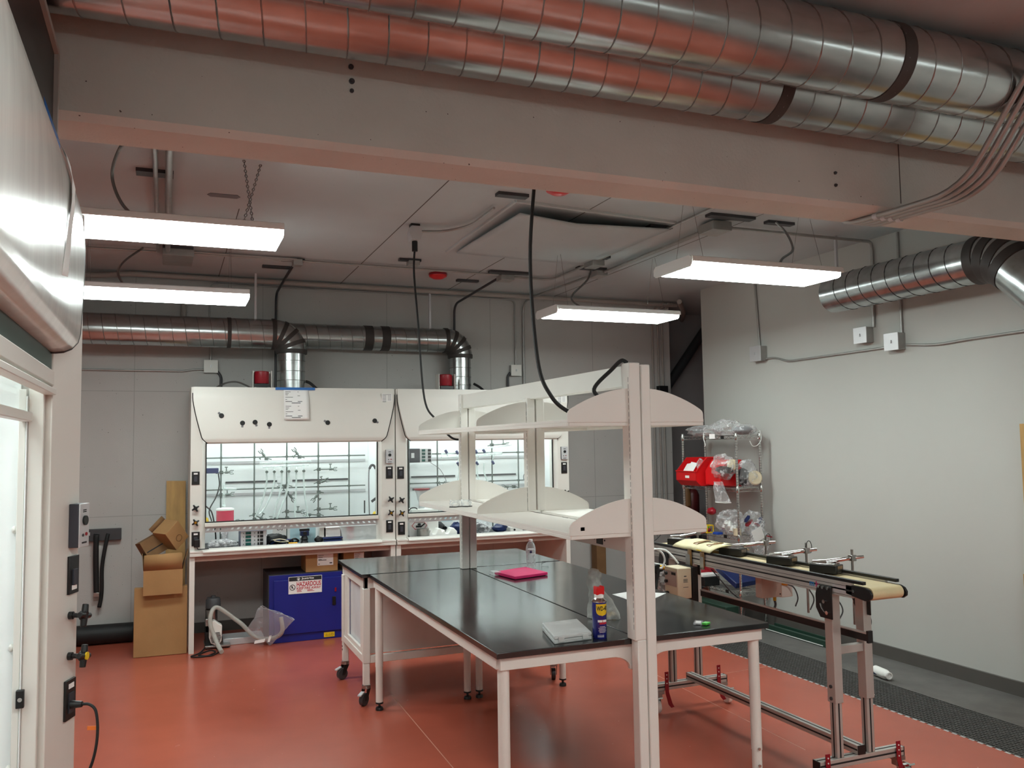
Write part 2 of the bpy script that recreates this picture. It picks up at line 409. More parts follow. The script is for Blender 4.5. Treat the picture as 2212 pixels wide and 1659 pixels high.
# ---- right wall duct with a taped elbow
t = thing('ventilation_duct', (5.13, 4.8, 2.84), 'short spiral duct with taped elbow by the right wall', 'duct')
r = 0.155
MB().cyl((5.13,5.52,3.0), (5.13,4.12,3.0), r, n=44).build('duct_pipe', M['galv'], t)
m = MB(); pts = []
for i in range(20*9+1):
    a = 2*PI*i/20; pts.append((5.13 + (r+0.0005)*math.cos(a), 5.42 - 1.2*i/180, 3.0 + (r+0.0005)*math.sin(a)))
m.tube(pts, 0.0035, 5).build('spiral_seam', M['slot'], t)
el = [Vector((5.13, 4.12 - 0.34*math.sin(a), 3.0 - 0.34*(1-math.cos(a)))) for a in [i*PI/4/8 for i in range(9)]]
d = Vector((0, -math.cos(PI/4), -math.sin(PI/4)))
MB().tube(el + [el[-1] + d*0.9], r+0.006, 40).build('elbow', M['galv'], t)
for a in (0.02, 0.26, 0.5, 0.74):
    c = Vector((5.13, 4.12 - 0.34*math.sin(a), 3.0 - 0.34*(1-math.cos(a)))); dd = Vector((0, -math.cos(a), -math.sin(a)))
    MB().cyl(c - dd*0.034, c + dd*0.034, r+0.012, n=40).build('tape_band', M['tape'], t)
MB().box(5.12, 5.14, 5.46, 5.48, 3.15, ZC).cyl((5.13,5.47,3.13), (5.13,5.47,3.20), 0.016, n=10).build('hanger_strap', M['silver'], t)

# ---- back wall exhaust: two ducts with elbows dropping to the fume hoods
def exhaust(label, xe, y, zc, rr, x0, bands):
    t = thing('exhaust_duct', (xe, y, 2.36), label, 'duct')
    MB().cyl((x0,y,zc), (xe-0.16,y,zc), rr, n=36).build('duct_pipe', M['galv'], t)
    helix(MB(), x0, xe-0.17, y, zc, rr, 0.115, 0.003).build('spiral_seam', M['seam'], t)
    R = 0.17
    arc = [(xe-R + R*math.sin(a), y, zc-R + R*math.cos(a)) for a in [i*PI/2/10 for i in range(11)]]
    MB().tube(arc, rr+0.003, 32).build('elbow', M['galv'], t)
    for a in (0.0, 0.42, 0.80, 1.2, 1.57):
        c = Vector((xe-R + R*math.sin(a), y, zc-R + R*math.cos(a))); dd = Vector((math.cos(a), 0, -math.sin(a)))
        MB().cyl(c - dd*0.02, c + dd*0.02, rr+0.009, n=32).build('tape_band', M['tape'], t)
    MB().cyl((xe,y,zc-R), (xe,y,2.36), rr-0.012, n=36).build('riser', M['galv'], t)
    for z in (2.63, 2.53, 2.44): MB().cyl((xe,y,z), (xe,y,z+0.006), rr-0.008, n=32).build('riser_seam', M['seam'], t)
    for bx, bw in bands: MB().cyl((bx,y,zc), (bx+bw,y,zc), rr+0.004, n=36).build('tape_band', M['tape'], t)
    MB().box(x0+0.9, x0+0.93, y-0.01, y+0.01, zc+rr-0.01, ZC).build('hanger_strap', M['pipe'], t)
    MB().box(xe-0.35, xe-0.33, y-0.01, y+0.01, zc+rr-0.01, ZC).build('hanger_strap', M['silver'], t)
exhaust('spiral exhaust duct elbowing down to the left rear fume hood', 1.12, 8.5, 2.895, 0.142, -2.9, ((0.52, 0.035),))
exhaust('spiral exhaust duct elbowing down to the right rear fume hood', 2.97, 8.84, 2.93, 0.128, -2.9, ((1.9, 0.09), (2.08, 0.09)))

# ================================================================== hanging lights
def light(x, y, label, chain=False):
    z = 2.9; L = 1.22; W = 0.46
    t = thing('pendant_light', (x, y, z), label, 'light', 'hanging shop lights')
    x0, x1, y0, y1 = x-L/2, x+L/2, y-W/2, y+W/2
    MB().prism([(y0+0.03, z+0.03), (y1-0.03, z+0.03), (y1-0.05, z+0.072), (y0+0.05, z+0.072)], 'x', x0+0.01, x1-0.01).build('housing', M['white'], t, bevel=0.003)
    MB().prism([(y0+0.03, z+0.034), (y0+0.036, z+0.008), (y0+0.06, z), (y1-0.06, z), (y1-0.036, z+0.008), (y1-0.03, z+0.034)], 'x', x0+0.035, x1-0.004).build('diffuser', M['lens'], t)
    for s in (-1, 1):
        yy = y + s*W/2
        MB().prism([(yy-s*0.032, z+0.07), (yy-s*0.004, z+0.06), (yy, z+0.03), (yy-s*0.004, z+0.028), (yy-s*0.008, z+0.056), (yy-s*0.032, z+0.064)], 'x', x0+0.005, x1-0.005).build('side_rail', M['rail'], t)
    MB().prism([(y0+0.01, z+0.012), (y0+0.03, z-0.004), (y1-0.03, z-0.004), (y1-0.005, z+0.012), (y1-0.005, z+0.05), (y1-0.03, z+0.07), (y0+0.03, z+0.07), (y0+0.005, z+0.055)], 'x', x0-0.004, x0+0.004).build('end_plate', M['rail'], t)
    for sx in (-1, 1):
        cx = x + sx*0.48
        for sy in (-1, 1):
            a = Vector((cx, y + sy*0.16, z+0.07)); bpt = Vector((cx, y + sy*0.02, ZC))
            if chain and sx > 0: a, bpt = (Vector((x+0.47, y-0.02, z+0.07)), Vector((x+0.45, y+0.40, ZC))) if sy < 0 else (Vector((x+0.41, y+0.03, z+0.07)), Vector((x+0.55, y+0.45, ZC)))
            if chain and sx > 0:
                m = MB(); d = bpt-a; k = 26
                for i in range(k):
                    c = a + d*((i+0.5)/k); h = d.normalized()*0.013; s_ = (Vector((0.006,0,0)) if i % 2 else Vector((0,0.006,0)))
                    m.tube([c-h+s_*0.5, c-h*0.5+s_, c+h*0.5+s_, c+h+s_*0.5, c+h-s_*0.5, c+h*0.5-s_, c-h*0.5-s_, c-h-s_*0.5], 0.0026, 4, closed=True)
                m.build('hanging_chain', M['seam'], t)
            else: MB().cyl(a, bpt, 0.0014, n=5).build('hanging_wire', M['seam'], t)
    return t
LT = []
LT += [light(-0.05, 4.72, 'lit hanging light at upper left, nearer the beam', True)]
LT += [light(-0.05, 6.72, 'lit hanging light at left, above the back wall exhaust duct')]
LT += [light(3.65, 4.70, 'lit hanging light at right, near the short wall duct')]
LT += [light(3.65, 6.69, 'lit hanging light at right, above the bench shelving')]
for (x, y, w) in ((0.75, 0.75, 'left'), (3.9, 0.75, 'right'), (-0.4, -1.6, 'rear left'), (3.3, -1.6, 'rear right')):
    light(x, y, 'lit hanging light behind the camera, %s' % w)
# feed cables of the lights
for li, pts in (
    (0, [(-0.19,4.95,ZC), (-0.25,4.90,3.40), (-0.29,5.0,3.28), (-0.24,4.95,3.12), (-0.13,4.80,2.972)]),
    (2, [(4.30,5.2,3.46), (4.36,5.15,3.36), (4.28,5.0,3.2), (4.05,4.85,3.08), (3.95,4.75,2.972)]),
    (3, [(3.66,7.0,3.46), (3.58,6.95,3.3), (3.40,6.9,3.14), (3.36,6.8,3.05), (3.44,6.7,2.972)]),
    (1, [(-0.20,7.55,3.45), (-0.33,7.4,3.3), (-0.36,7.1,3.15), (-0.3,6.8,3.0), (-0.25,6.75,2.972)])):
    MB().tube(crv(pts, 8), 0.009, 8).build('feed_cable', M['seam'], LT[li])

# ================================================================== conduits, boxes and alarms on the ceiling
def conduit(pts, r, label, m='cond', rad=0.1, name='conduit_pipe', cat='conduit'):
    return single(MB().tube(bend(pts, rad), r, 10), name, M[m], label, cat)
conduit([(-0.078, 3.37, 3.445), (-0.083, 7.6, 3.445)], 0.014, 'thin steel conduit on ceiling above upper left light')
conduit([(0.0, 3.37, 3.44), (-0.01, 7.6, 3.44)], 0.021, 'thicker steel conduit on ceiling above upper left light')
conduit([(-2.9, 7.66, 3.45), (-0.10, 7.66, 3.45)], 0.011, 'conduit on ceiling left of the grey pull box')
conduit([(0.20, 7.66, 3.455), (3.0, 7.72, 3.455)], 0.011, 'long conduit along the ceiling toward the small box')
conduit([(0.20, 7.61, 3.458), (1.05, 7.63, 3.458)], 0.009, 'short conduit along the ceiling beside the long one')
conduit([(3.16, 7.78, 3.455), (3.60, 7.80, 3.455), (3.62, 7.3, 3.455), (3.575, 3.37, 3.455)], 0.012, 'left conduit along ceiling to the beam beside the hatch panel')
conduit([(3.885, 5.5, 3.44), (3.90, 7.2, 3.44)], 0.013, 'right conduit along ceiling between two strut boxes')
conduit([(3.925, 5.5, 3.445), (3.94, 7.2, 3.445)], 0.010, 'second right conduit along ceiling between two strut boxes')
conduit([(3.86, 7.40, 3.44), (3.80, 8.5, 3.44), (3.80, 9.02, 3.43), (3.80, 9.02, 0.9)], 0.013, 'conduit down back wall from the strut box', rad=0.16)
conduit([(-2.9, 8.72, 3.42), (-0.6, 8.72, 3.42), (-0.35, 8.66, 3.44), (5.7, 8.75, 3.44)], 0.026, 'thick painted sprinkler pipe along the back wall ceiling', 'pipe', name='sprinkler_pipe', cat='pipe')
conduit([(0.385, 9.02, 3.0), (0.385, 9.02, 3.455), (3.6, 9.02, 3.455), (3.70, 9.02, 3.44), (3.70, 9.02, 2.69)], 0.009, 'thin conduit along top of back wall down to a switch box', rad=0.08)
conduit([(1.05, 7.95, 3.45), (1.03, 9.0, 3.38), (1.03, 9.02, 2.3)], 0.013, 'dark conduit dropping from ceiling to the left exhaust elbow', 'dgrey', 0.12)
conduit([(3.05, 7.85, 3.45), (2.96, 9.0, 3.36), (2.96, 9.02, 2.3)], 0.013, 'dark conduit dropping from ceiling to the right exhaust elbow', 'dgrey', 0.12)
conduit([(0.14, 8.98, 3.40), (0.14, 8.98, 3.05)], 0.028, 'painted stub pipe dropping beside the left exhaust duct', 'pipe', name='stub_pipe', cat='pipe')
conduit([(2.11, 5.5, 3.45), (2.1, 6.0, 3.44), (1.95, 6.22, 3.44), (1.79, 6.22, 3.43)], 0.010, 'curved conduit from ceiling clip to the cord box', rad=0.2)
conduit([(3.95, 5.40, 3.44), (5.44, 5.40, 3.44), (5.49, 5.44, 3.40), (5.49, 5.46, 2.73)], 0.013, 'conduit from ceiling down the right wall to the first box', rad=0.10)
conduit([(5.492, 5.17, 3.47), (5.492, 5.17, 2.63)], 0.011, 'conduit down the right wall behind the short duct')
conduit([(5.492, 7.0, 3.47), (5.492, 6.95, 2.73)], 0.011, 'conduit down the right wall to the farthest wall box')
conduit([(5.492, 6.88, 2.60), (5.492, 6.72, 2.60), (5.492, 6.55, 2.545), (5.492, 5.27, 2.545)], 0.010, 'conduit between two boxes along the right wall', rad=0.08)
conduit([(5.492, 5.13, 2.545), (5.492, 4.85, 2.51), (5.492, 4.6, 2.52), (5.492, 3.4, 2.53)], 0.010, 'conduit running along the right wall toward the camera', rad=0.15)
conduit([(-2.9, 9.03, 2.565), (0.15, 9.03, 2.565), (0.25, 9.03, 2.585), (0.345, 9.03, 2.585)], 0.009, 'conduit along the left back wall to a switch box', rad=0.08)
conduit([(0.40, 9.03, 2.67), (0.40, 9.03, 2.98)], 0.011, 'conduit above the left back wall switch box')
conduit([(0.46, 9.02, 2.57), (0.50, 9.02, 2.52), (0.50, 9.02, 2.40)], 0.014, 'dark flexible conduit below the left switch box', 'dgrey', 0.04)
conduit([(3.63, 9.02, 2.61), (3.60, 9.02, 2.57), (3.60, 9.02, 2.30)], 0.014, 'dark flexible conduit below the right switch box', 'dgrey', 0.04)
for k, x in enumerate((5.52, 5.60, 5.66)):
    conduit([(x-0.04, 8.7, 3.45), (x, 9.025, 3.42), (x, 9.025, 1.0)], 0.012, ('left', 'middle', 'right')[k] + ' of three painted conduits down the back wall corner', 'pipe', 0.18)
single(MB().box(5.575, 5.70, 8.98, 9.05, 2.35, 2.48), 'splice_box', M['black'], 'black splice box low on the corner conduits', 'box', bevel=0.004)
for k, (x, z, r) in enumerate(((0.62,3.335,0.006),(0.625,3.22,0.010),(0.628,3.165,0.011),(0.628,3.128,0.008),(2.93,3.06,0.008),(2.93,3.0,0.008))):
    single(MB().cyl((x,3.111,z), (x,3.104,z), r, n=12).cyl((x,3.104,z), (x,3.097,z), r*0.45, n=8), 'anchor_bolt', M['dgrey'], ('topmost of four anchor bolts in a column on the beam face', 'second from top of four anchor bolts on the beam face', 'third from top of four anchor bolts on the beam face', 'lowest of four anchor bolts in a column on the beam face', 'upper of two anchor bolts on the beam under the duct bands', 'lower of two anchor bolts on the beam under the duct bands')[k], 'bolt')
struct(MB().box(3.335,3.340,3.1085,3.12,2.95,3.30), 'trim_12', jm, smooth=None)
def wallbox(name, x0, x1, y0, y1, z0, z1, label, m='white', face=None, toggle=True):
    t = thing(name, ((x0+x1)/2, (y0+y1)/2, z0), label, 'box')
    MB().box(x0, x1, y0, y1, z0, z1).build('box_body', M['cond'], t, bevel=0.003)
    if face == 'y': MB().box(x0-0.004, x1+0.004, y0-0.008, y0, z0-0.004, z1+0.004).build('cover_plate', M[m], t, bevel=0.002); c = ((x0+x1)/2, y0-0.008, (z0+z1)/2); h = ((0.006,0,0),(0,0.008,0),(0,0,0.012))
    else: MB().box(x0-0.008, x0, y0-0.004, y1+0.004, z0-0.004, z1+0.004).build('cover_plate', M[m], t, bevel=0.002); c = (x0-0.008, (y0+y1)/2, (z0+z1)/2); h = ((0.008,0,0),(0,0.006,0),(0,0,0.012))
    if toggle: MB().obox(c, *h).build('toggle', M['silver'], t)
wallbox('switch_box', 0.34, 0.465, 9.0, 9.05, 2.555, 2.675, 'pale switch box on the left back wall', face='y')
wallbox('switch_box', 3.635, 3.755, 9.0, 9.05, 2.575, 2.695, 'pale switch box on back wall right of the hoods', face='y')
wallbox('switch_box', 5.43, XR, 6.86, 7.02, 2.585, 2.73, 'dull switch box farthest along the right wall', 'silver')
wallbox('switch_box', 5.43, XR, 5.48, 5.62, 2.605, 2.735, 'bright box on right wall with conduit from above only', 'silver')
wallbox('switch_box', 5.43, XR, 5.15, 5.29, 2.51, 2.645, 'bright box on right wall joined to a side conduit', 'silver')
def strut(x0, x1, y0, y1, label, box=None, z=0.045):
    t = thing('ceiling_strut', ((x0+x1)/2, (y0+y1)/2, ZC-z), label, 'bracket')
    MB().box(x0, x1, y0, y1, ZC-0.022, ZC).build('strut_channel', M['dgrey'], t)
    if box: MB().box(*box, ZC-z-0.03, ZC-0.02).build('junction_box', M['cond'], t, bevel=0.004)
strut(-0.19, 0.02, 5.46, 5.56, 'strut channel behind the conduits above upper left light')
strut(-0.05, 0.19, 7.50, 7.95, 'big grey pull box on the ceiling at left', (-0.05, 0.19, 7.52, 7.95), 0.05)
strut(0.93, 1.13, 7.7, 7.76, 'strut bracket at the left dark conduit drop', (1.02, 1.10, 7.62, 7.72))
strut(0.80, 1.05, 8.05, 8.11, 'small strut bracket near the left exhaust elbow')
strut(1.92, 2.12, 7.38, 7.44, 'small black strut behind the hanging cord', (2.0, 2.1, 7.36, 7.46), 0.03)
strut(2.88, 3.30, 7.62, 7.70, 'strut bracket above the small box by the red alarm', (3.02, 3.16, 7.70, 7.84))
strut(2.72, 2.95, 8.15, 8.21, 'small strut bracket near the right exhaust elbow')
strut(3.55, 3.70, 6.72, 6.80, 'strut box on the left ceiling conduit', (3.56, 3.68, 6.80, 6.98))
strut(3.62, 3.92, 7.20, 7.28, 'strut box at far end of right ceiling conduits', (3.82, 3.94, 7.22, 7.40))
strut(3.70, 4.10, 5.18, 5.26, 'strut box on the ceiling by the beam', (3.80, 3.97, 5.30, 5.50), 0.06)
strut(3.45, 3.65, 5.62, 5.70, 'black strut at corner of the sagging ceiling panel')
strut(4.25, 4.50, 5.22, 5.28, 'black strut at the right end of the beam conduit')
strut(2.03, 2.25, 5.20, 5.27, 'strut clip on ceiling at the beam above the cord')
single(MB().prism([(0.25,5.86),(0.42,5.86),(0.44,5.90),(0.42,5.94),(0.25,5.94),(0.23,5.90)], 'z', ZC-0.004, ZC), 'ceiling_patch', M['grey'], 'small grey patch on the ceiling above upper left light', 'patch')
# sagging ceiling hatch panel
def hp(u, v):
    x = 2.28 + u*1.30 + v*0.03; y = 5.44 + v*1.50 + u*0.12
    sag = 0.075*(1-v)**1.2*(1-abs(u-0.35)) + 0.015
    return (x, y, ZC - 0.006 - sag)
m = MB().grid(hp, 14, 14); single(m, 'ceiling_hatch', M['ceil'], 'sagging loose panel in the ceiling beyond the beam', 'panel', solid=0.012)
m = MB(); m.tube([(2.22,5.36,ZC-0.005),(2.24,7.0,ZC-0.005)], 0.014, 6); m.tube([(2.22,5.36,ZC-0.005),(3.6,5.5,ZC-0.005)], 0.016, 6)
single(m, 'hatch_edging', M['ceil'], 'ragged raised edging around the sagging ceiling panel', 'edging')
def alarm(x, y, z, label):
    t = thing('ceiling_alarm', (x, y, z-0.06), label, 'alarm')
    MB().lathe([(0.09, z), (0.092, z-0.02), (0.07, z-0.03)], (x,y,0), 24).build('alarm_base', M['redmetal'], t)
    MB().lathe([(0.088, z-0.02), (0.085, z-0.035), (0.05, z-0.055), (0.02, z-0.06)], (x,y,0), 24).build('alarm_dome', M['red'], t)
alarm(2.45, 7.95, ZC, 'round red alarm on the ceiling near the back wall')
alarm(2.365, 4.97, ZC, 'red alarm on the ceiling just behind the beam')

# dangling power cords
t = thing('power_drop', (1.735, 6.22, 3.30), 'grey ceiling outlet box with black cord hanging to the shelving', 'power drop')
MB().prism([(1.685,3.40),(1.70,3.46),(1.77,3.46),(1.785,3.40),(1.77,3.35),(1.70,3.35)], 'y', 6.17, 6.27).build('outlet_box', M['silver'], t, bevel=0.004)
MB().box(1.70, 1.77, 6.19, 6.25, 3.455, ZC).build('box_mount', M['black'], t)
MB().cyl((1.735,6.22,3.35), (1.735,6.22,3.27), 0.022, n=12).build('plug', M['black'], t, bevel=0.003)
MB().tube(crv([(1.735,6.22,3.30), (1.728,6.22,3.1), (1.758,6.22,2.71), (1.79,6.18,2.15), (1.855,6.1,1.985), (1.93,6.0,1.86), (2.0,5.97,1.835), (2.08,5.985,1.85), (2.12,5.99,1.9)]), 0.008, 8).build('cord', M['rubber'], t)
single(MB().tube(crv([(1.66,3.75,ZC), (1.662,3.75,3.2), (1.635,3.78,2.7), (1.63,3.7,2.2), (1.66,3.62,2.02), (1.74,3.58,1.94), (1.83,3.56,1.925), (1.90,3.55,1.98), (1.86,3.57,2.05), (1.93,3.52,2.14), (1.97,3.50,2.18), (2.0,3.50,2.172)]), 0.0095, 8), 'looped_cable', M['rubber'], 'thick black cord from the beam looped over the shelving upright', 'cable')
# dark gear in the recess beyond the back wall
single(MB().cyl((5.86,9.45,2.35), (6.75,9.45,3.47), 0.06, n=12), 'diagonal_brace', M['dgrey'], 'diagonal steel brace in the dark recess', 'brace')
single(MB().tube(bend([(5.45,8.3,3.40),(5.9,8.9,3.40),(6.3,9.55,3.40)],0.1), 0.03, 8), 'recess_pipe', M['pipe'], 'painted pipe entering the dark recess at the ceiling', 'pipe')
t = thing('fire_extinguisher', (6.02, 9.0, 0.78), 'fire extinguisher in shadow behind the wire rack', 'fire extinguisher')
MB().lathe([(0.07,0.80),(0.08,0.82),(0.08,1.14),(0.06,1.19),(0.025,1.22),(0.025,1.25)], (6.02,9.0,0), 20).build('cylinder', mat('dull_red', '#5a1c1e', 0.4), t)
MB().obox((6.05,9.0,1.30), (0.07,0,0.015), (0,0.012,0), (0,0,0.012)).obox((6.05,9.0,1.26), (0.06,0,-0.01), (0,0.012,0), (0,0,0.01)).build('handle', M['black'], t)
MB().tube(crv([(6.0,9.0,1.25),(5.92,8.99,1.24),(5.89,8.98,1.1),(5.90,8.98,0.9)]), 0.014, 8).build('hose', M['black'], t)
MB().box(5.94, 6.1, 8.95, 9.05, 0.0, 0.80).build('stand', M['dgrey'], t)
single(MB().tube([(5.66,8.55,0.0),(5.68,8.60,0.8),(5.69,8.62,1.02)], 0.016, 8), 'broom_handle', M['black'], 'black tool handle leaning in the recess behind the rack', 'handle')
single(MB().lathe([(0.02,0),(0.045,0.02),(0.045,0.16),(0.02,0.24)], (5.69,8.62,1.02), 12), 'tool_grip', M['wood'], 'wooden grip end standing in the recess behind the rack', 'tool')

single(MB().box(4.60, 4.72, 8.85, 8.98, 0.0, 1.02), 'cardboard_column', M['card_d'], 'brown cardboard column at the back wall just behind the bench upright', 'carton', bevel=0.004)
t = thing('wire_fan', (5.05, 8.55, 0), 'grey wire-guarded fan standing behind the conveyor', 'fan')
m = MB()
for k in range(28):
    a_ = 2*PI*k/28; m.tube([(5.05+0.04*math.cos(a_), 8.46, 0.90+0.04*math.sin(a_)), (5.05+0.15*math.cos(a_), 8.44, 0.90+0.15*math.sin(a_)), (5.05+0.25*math.cos(a_), 8.50, 0.90+0.25*math.sin(a_))], 0.002, 4)
for r_ in (0.12, 0.25): m.tube([(5.05+r_*math.cos(q), 8.445 if r_ < 0.2 else 8.50, 0.90+r_*math.sin(q)) for q in [i*PI/16 for i in range(32)]], 0.004, 5, closed=True)
m.build('wire_guard', M['dgrey'], t)
m = MB()
for k in range(3):
    a_ = 2*PI*k/3 + 0.4; dd = Vector((math.cos(a_), 0, math.sin(a_))); s_ = Vector((-dd.z, 0.25, dd.x))
    m.obox(Vector((5.05,8.52,0.90)) + dd*0.12, dd*0.09, s_*0.05, dd.cross(s_).normalized()*0.002)
m.cyl((5.05,8.48,0.90), (5.05,8.60,0.90), 0.05, n=16); m.build('blades', M['dgrey'], t)
MB().cyl((5.05,8.58,0.0), (5.05,8.58,0.88), 0.018, n=10).lathe([(0.2,0.0),(0.2,0.02),(0.03,0.035)], (5.05,8.58,0), 20).build('stand', M['dgrey'], t)
single(MB().tube(crv([(3.93,8.9,0.90),(3.97,8.88,0.93),(4.02,8.88,0.92),(4.0,8.88,0.87),(3.95,8.89,0.85)]), 0.004, 6), 'wire_loop', M['dgrey'], 'small dark wire loop beside the right rear hood', 'wire')
# ================================================================== rear fume hoods
YF = 8.151
def star_knob(name, c, m, t, nrm=(0,-1,0), up=(0,0,1), r=0.034, hub=None):
    """four-armed handwheel on a short stem; hub carries the service colour"""
    c = Vector(c); n = Vector(nrm).normalized(); u = Vector(up); s = u.cross(n)
    mb = MB().cyl(c, c + n*0.03, 0.008, n=10)
    f = c + n*0.034
    mb.cyl(f - n*0.012, f + n*0.010, 0.016, n=14)
    for k in range(4):
        a = PI/4 + k*PI/2 + 0.25
        dd = u*math.cos(a) + s*math.sin(a)
        mb.cyl(f + dd*0.008, f + dd*r, 0.010, 0.006, n=8)
    k = mb.build(name, M['black'], t)
    MB().cyl(f + n*0.010, f + n*0.014, 0.011, n=12).build('knob_cap', M[hub or 'black'], k)
def monitor(c, t, nrm=(0,-1,0), side=(1,0,0), h=0.066, w=0.037, th=0.02):
    c = Vector(c); n = Vector(nrm).normalized(); s = Vector(side).normalized(); u = Vector((0,0,1))
    b = MB().obox(c + n*th*0.5, s*w, n*th*0.5, u*h).build('airflow_monitor', M['bluegrey'], t, bevel=0.002)
    MB().obox(c + n*(th+0.002), s*w, n*0.002, u*h).build('monitor_face', M['silver'], b, bevel=0.0015)
    f = c + n*(th+0.004)
    MB().cyl(f + u*h*0.22, f + u*h*0.22 + n*0.006, h*0.22, n=18).build('dial', M['black'], b)
    MB().cyl(f - u*h*0.45 - s*w*0.35, f - u*h*0.45 - s*w*0.35 + n*0.003, h*0.07, n=10).build('button', M['dgrey'], b)
    MB().cyl(f - u*h*0.42 + s*w*0.35, f - u*h*0.42 + s*w*0.35 + n*0.003, h*0.08, n=10).build('button', M['redmetal'], b)
    m = MB()
    for q in (0.62, 0.70): m.obox(f + u*h*q, s*w*0.35, n*0.0006, u*h*0.025)
    m.obox(f - u*h*0.8, s*w*0.5, n*0.0006, u*h*0.04).build('print_lines', M['ink'], b)
def plate(c, t, name, nrm=(0,-1,0), side=(1,0,0), h=0.058, w=0.033, sticker=True, rocker=True, tall=1.0):
    c = Vector(c); n = Vector(nrm).normalized(); s = Vector(side).normalized(); u = Vector((0,0,1))
    b = MB().obox(c + n*0.004, s*w, n*0.004, u*h).build(name, M['black'], t, bevel=0.0015)
    if sticker is not None: MB().obox(c + n*0.0086 + u*h*(0.68 if sticker else -0.66), s*w*0.5, n*0.0008, u*h*0.12).build('sticker', M['paper'], b)
    if rocker: MB().obox(c + n*0.010 - u*h*0.12, s*w*0.42, n*0.004, u*h*0.42).build('rocker', M['bluegrey'], b, bevel=0.001)
    return b
def hood_panel(mb, xl, xr, inset, zb, zt, fold, y0, bulge, curve=0.40):
    """bulged front cover narrowing to the sash opening with swept corners"""
    prof = [(0.0, zb), (-0.018, zb-0.006), (-bulge*0.8, zb+0.006), (-bulge, zb+0.035), (-bulge, zb+0.12), (-bulge*0.85, (zb+fold)/2+0.04), (-bulge*0.55, fold), (-0.004, zt)]
    P = []
    for i in range(len(prof)-1):
        for k in range(5):
            t = k/5; P.append((prof[i][0]*(1-t)+prof[i+1][0]*t, prof[i][1]*(1-t)+prof[i+1][1]*t))
    P.append(prof[-1])
    def side(z):
        h = (z - zb)
        if h >= curve: return 0.0
        q = 1 - h/curve
        s = inset*(0.72*q**1.25)
        if h < 0.05: s += inset*0.28*(1-max(0, h)/0.05)**1.6
        return s
    rows = []
    for (y, z) in P:
        a = xl + side(z); b = xr - side(z); rows.append([(a + (b-a)*j/12, y0 + y, z) for j in range(13)])
    n = len(rows)
    vs = [p for r in rows for p in r]
    fs = [(i*13+j, i*13+j+1, (i+1)*13+j+1, (i+1)*13+j) for i in range(n-1) for j in range(12)]
    o = len(vs)
    # return edge to the post face
    for r in rows: vs += [(r[0][0], y0+0.004, r[0][2]), (r[12][0], y0+0.004, r[12][2])]
    for i in range(n-1):
        fs.append((i*13, (i+1)*13, o+(i+1)*2, o+i*2)); fs.append((i*13+12, o+i*2+1, o+(i+1)*2+1, (i+1)*13+12))
    mb.add(vs, fs)
    return [(r[0][0]-0.003, y0-0.002, r[0][2]) for r in rows if r[0][2] < fold+0.05], [(r[12][0]+0.014, y0-0.010, r[12][2]) for r in rows if r[12][2] < fold+0.05]

